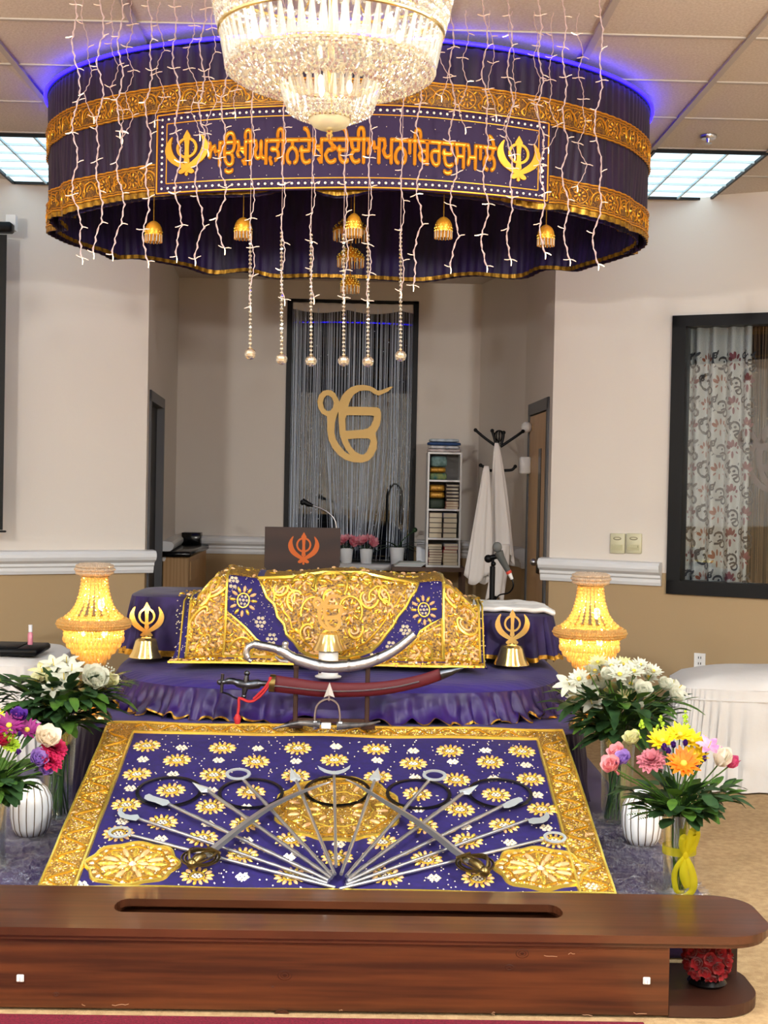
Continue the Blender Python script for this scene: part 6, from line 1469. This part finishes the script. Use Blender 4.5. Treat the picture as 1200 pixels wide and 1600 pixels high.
mb=MB(); mb.box(XLb,XBd-.022,YF+.04,YB-.05,.010,.02); build('bottom_panel',mb,WALN,t,smooth=False)
mb=MB(); vs,fs=curve_mesh([roundrect(XBd,XR-.03,YF+.02,YB-.03,.16)],.035); mb.add([Vector((v.x,v.y,.022+v.z)) for v in vs],fs); build('end_shelf',mb,WALN,t,smooth=False,bevel=.006)
mb=MB(); mb.box(XR-.095,XR-.05,YB-.13,YB-.10,.04,ZT-.039); build('post',mb,WALN,t,smooth=False)
def knot(px,py,r1):
    p=PP(px,py,Vector((0,YF+.0178,0)),Vector((0,1,0))); mb=MB()
    vs=[p+Vector((0,-.0008,0))]; n=18
    for q,rr_ in enumerate((.3,.5,.62,.9,1)): vs+=[p+Vector((r1*rr_*cos(2*PI*k/n),-.0006*(1 if q in (0,2,3) else .4),r1*.7*rr_*sin(2*PI*k/n))) for k in range(n)]
    fs=[(0,1+(k+1)%n,1+k) for k in range(n)]+[(1+q*n+k,1+q*n+(k+1)%n,1+(q+1)*n+(k+1)%n,1+(q+1)*n+k) for q in range(4) for k in range(n)]
    ms=[0]*n+[1]*n+[0]*n+[1]*n+[0]*n
    mb.v=vs; mb.f=fs; mb.m=ms; build('wood_knot',mb,[KN,PINE],t,smooth=False)
KN=M('dark_knot_wood',(52,20,8),.35)
for k_ in ((445,1524,.022),(440,1584,.022),(796,1512,.014),(816,1490,.02),(426,1542,.005),(88,1554,.010)): knot(*k_)
mb=MB()
for px,py,w_ in ((282,1582,.012),(530,1579,.010),(175,1570,.05),(768,1583,.01),(910,1586,.03),(850,1494,.04),(888,1490,.02),(770,1585,.006),(990,1583,.04),(128,1570,.01)):
    p=PP(px,py,Vector((0,YF+.0175,0)),Vector((0,1,0))); rr=random.Random(px); mb.tube([(p.x+w_*k/5,p.y,p.z+rr.uniform(-.003,.003)) for k in range(6)],.0009,4)
build('scratches',mb,M('pale_scratch',(170,128,96),.6),t)
PEG=pane_mat('clear_plastic_hook',(.8,.8,.82,1),.3,.1)
for px,py,lab in ((32,1528,'clear plastic hook at the left of the bench front'),(1010,1532,'clear plastic hook at the right of the bench front')):
    p=PP(px,py,Vector((0,YF+.018,0)),Vector((0,1,0))); mb=MB(); mb.box(p.x-.011,p.x+.011,p.y-.006,p.y,p.z-.011,p.z+.011,ch=.002); mb.box(p.x-.007,p.x-.001,p.y-.012,p.y-.006,p.z-.006,p.z+.008); mb.box(p.x+.002,p.x+.007,p.y-.010,p.y-.006,p.z-.008,p.z+.004); build('plastic_hook',mb,[WHITEP],label=lab,cat='hook',group='plastic hooks on the bench front',smooth=False)
# red flower ball
c=PP(1105,1512,Vector((0,4.40,0)),Vector((0,1,0))); RED=M('red_rose_petals',(178,14,30),.6,noise_=(40,(140,6,20)),sheen=.3)
t=thing('flower_ball',(c.x,4.40,.042),'red artificial rose ball on the end shelf of the bench','flower ball')
mb=MB(); mb.lathe([(.055,0),(.062,.008),(.050,.022)],28,(c.x,4.40,.042)); build('dish',mb,BLACKG,t)
mb=MB(); rr=random.Random(6); R=.066; cz=.042+.018+R*.92
for i in range(44):
    z=1-2*(i+.5)/44; a=i*2.39996; s=math.sqrt(1-z*z); d=Vector((s*cos(a),s*sin(a),z))
    if z<-.8: continue
    bloom(mb,Vector((c.x,4.40,cz))+d*R*.86,d,.026,((1,7,.9),(.7,6,.6),(.45,4,.25)),W=.5,rr=rr,bend=-.5)
mb.ball((c.x,4.40,cz),R*.9,n=16,m=10)
for v_ in mb.v: v_.z=min(v_.z,ZT-.052)
build('roses',mb,RED,t)
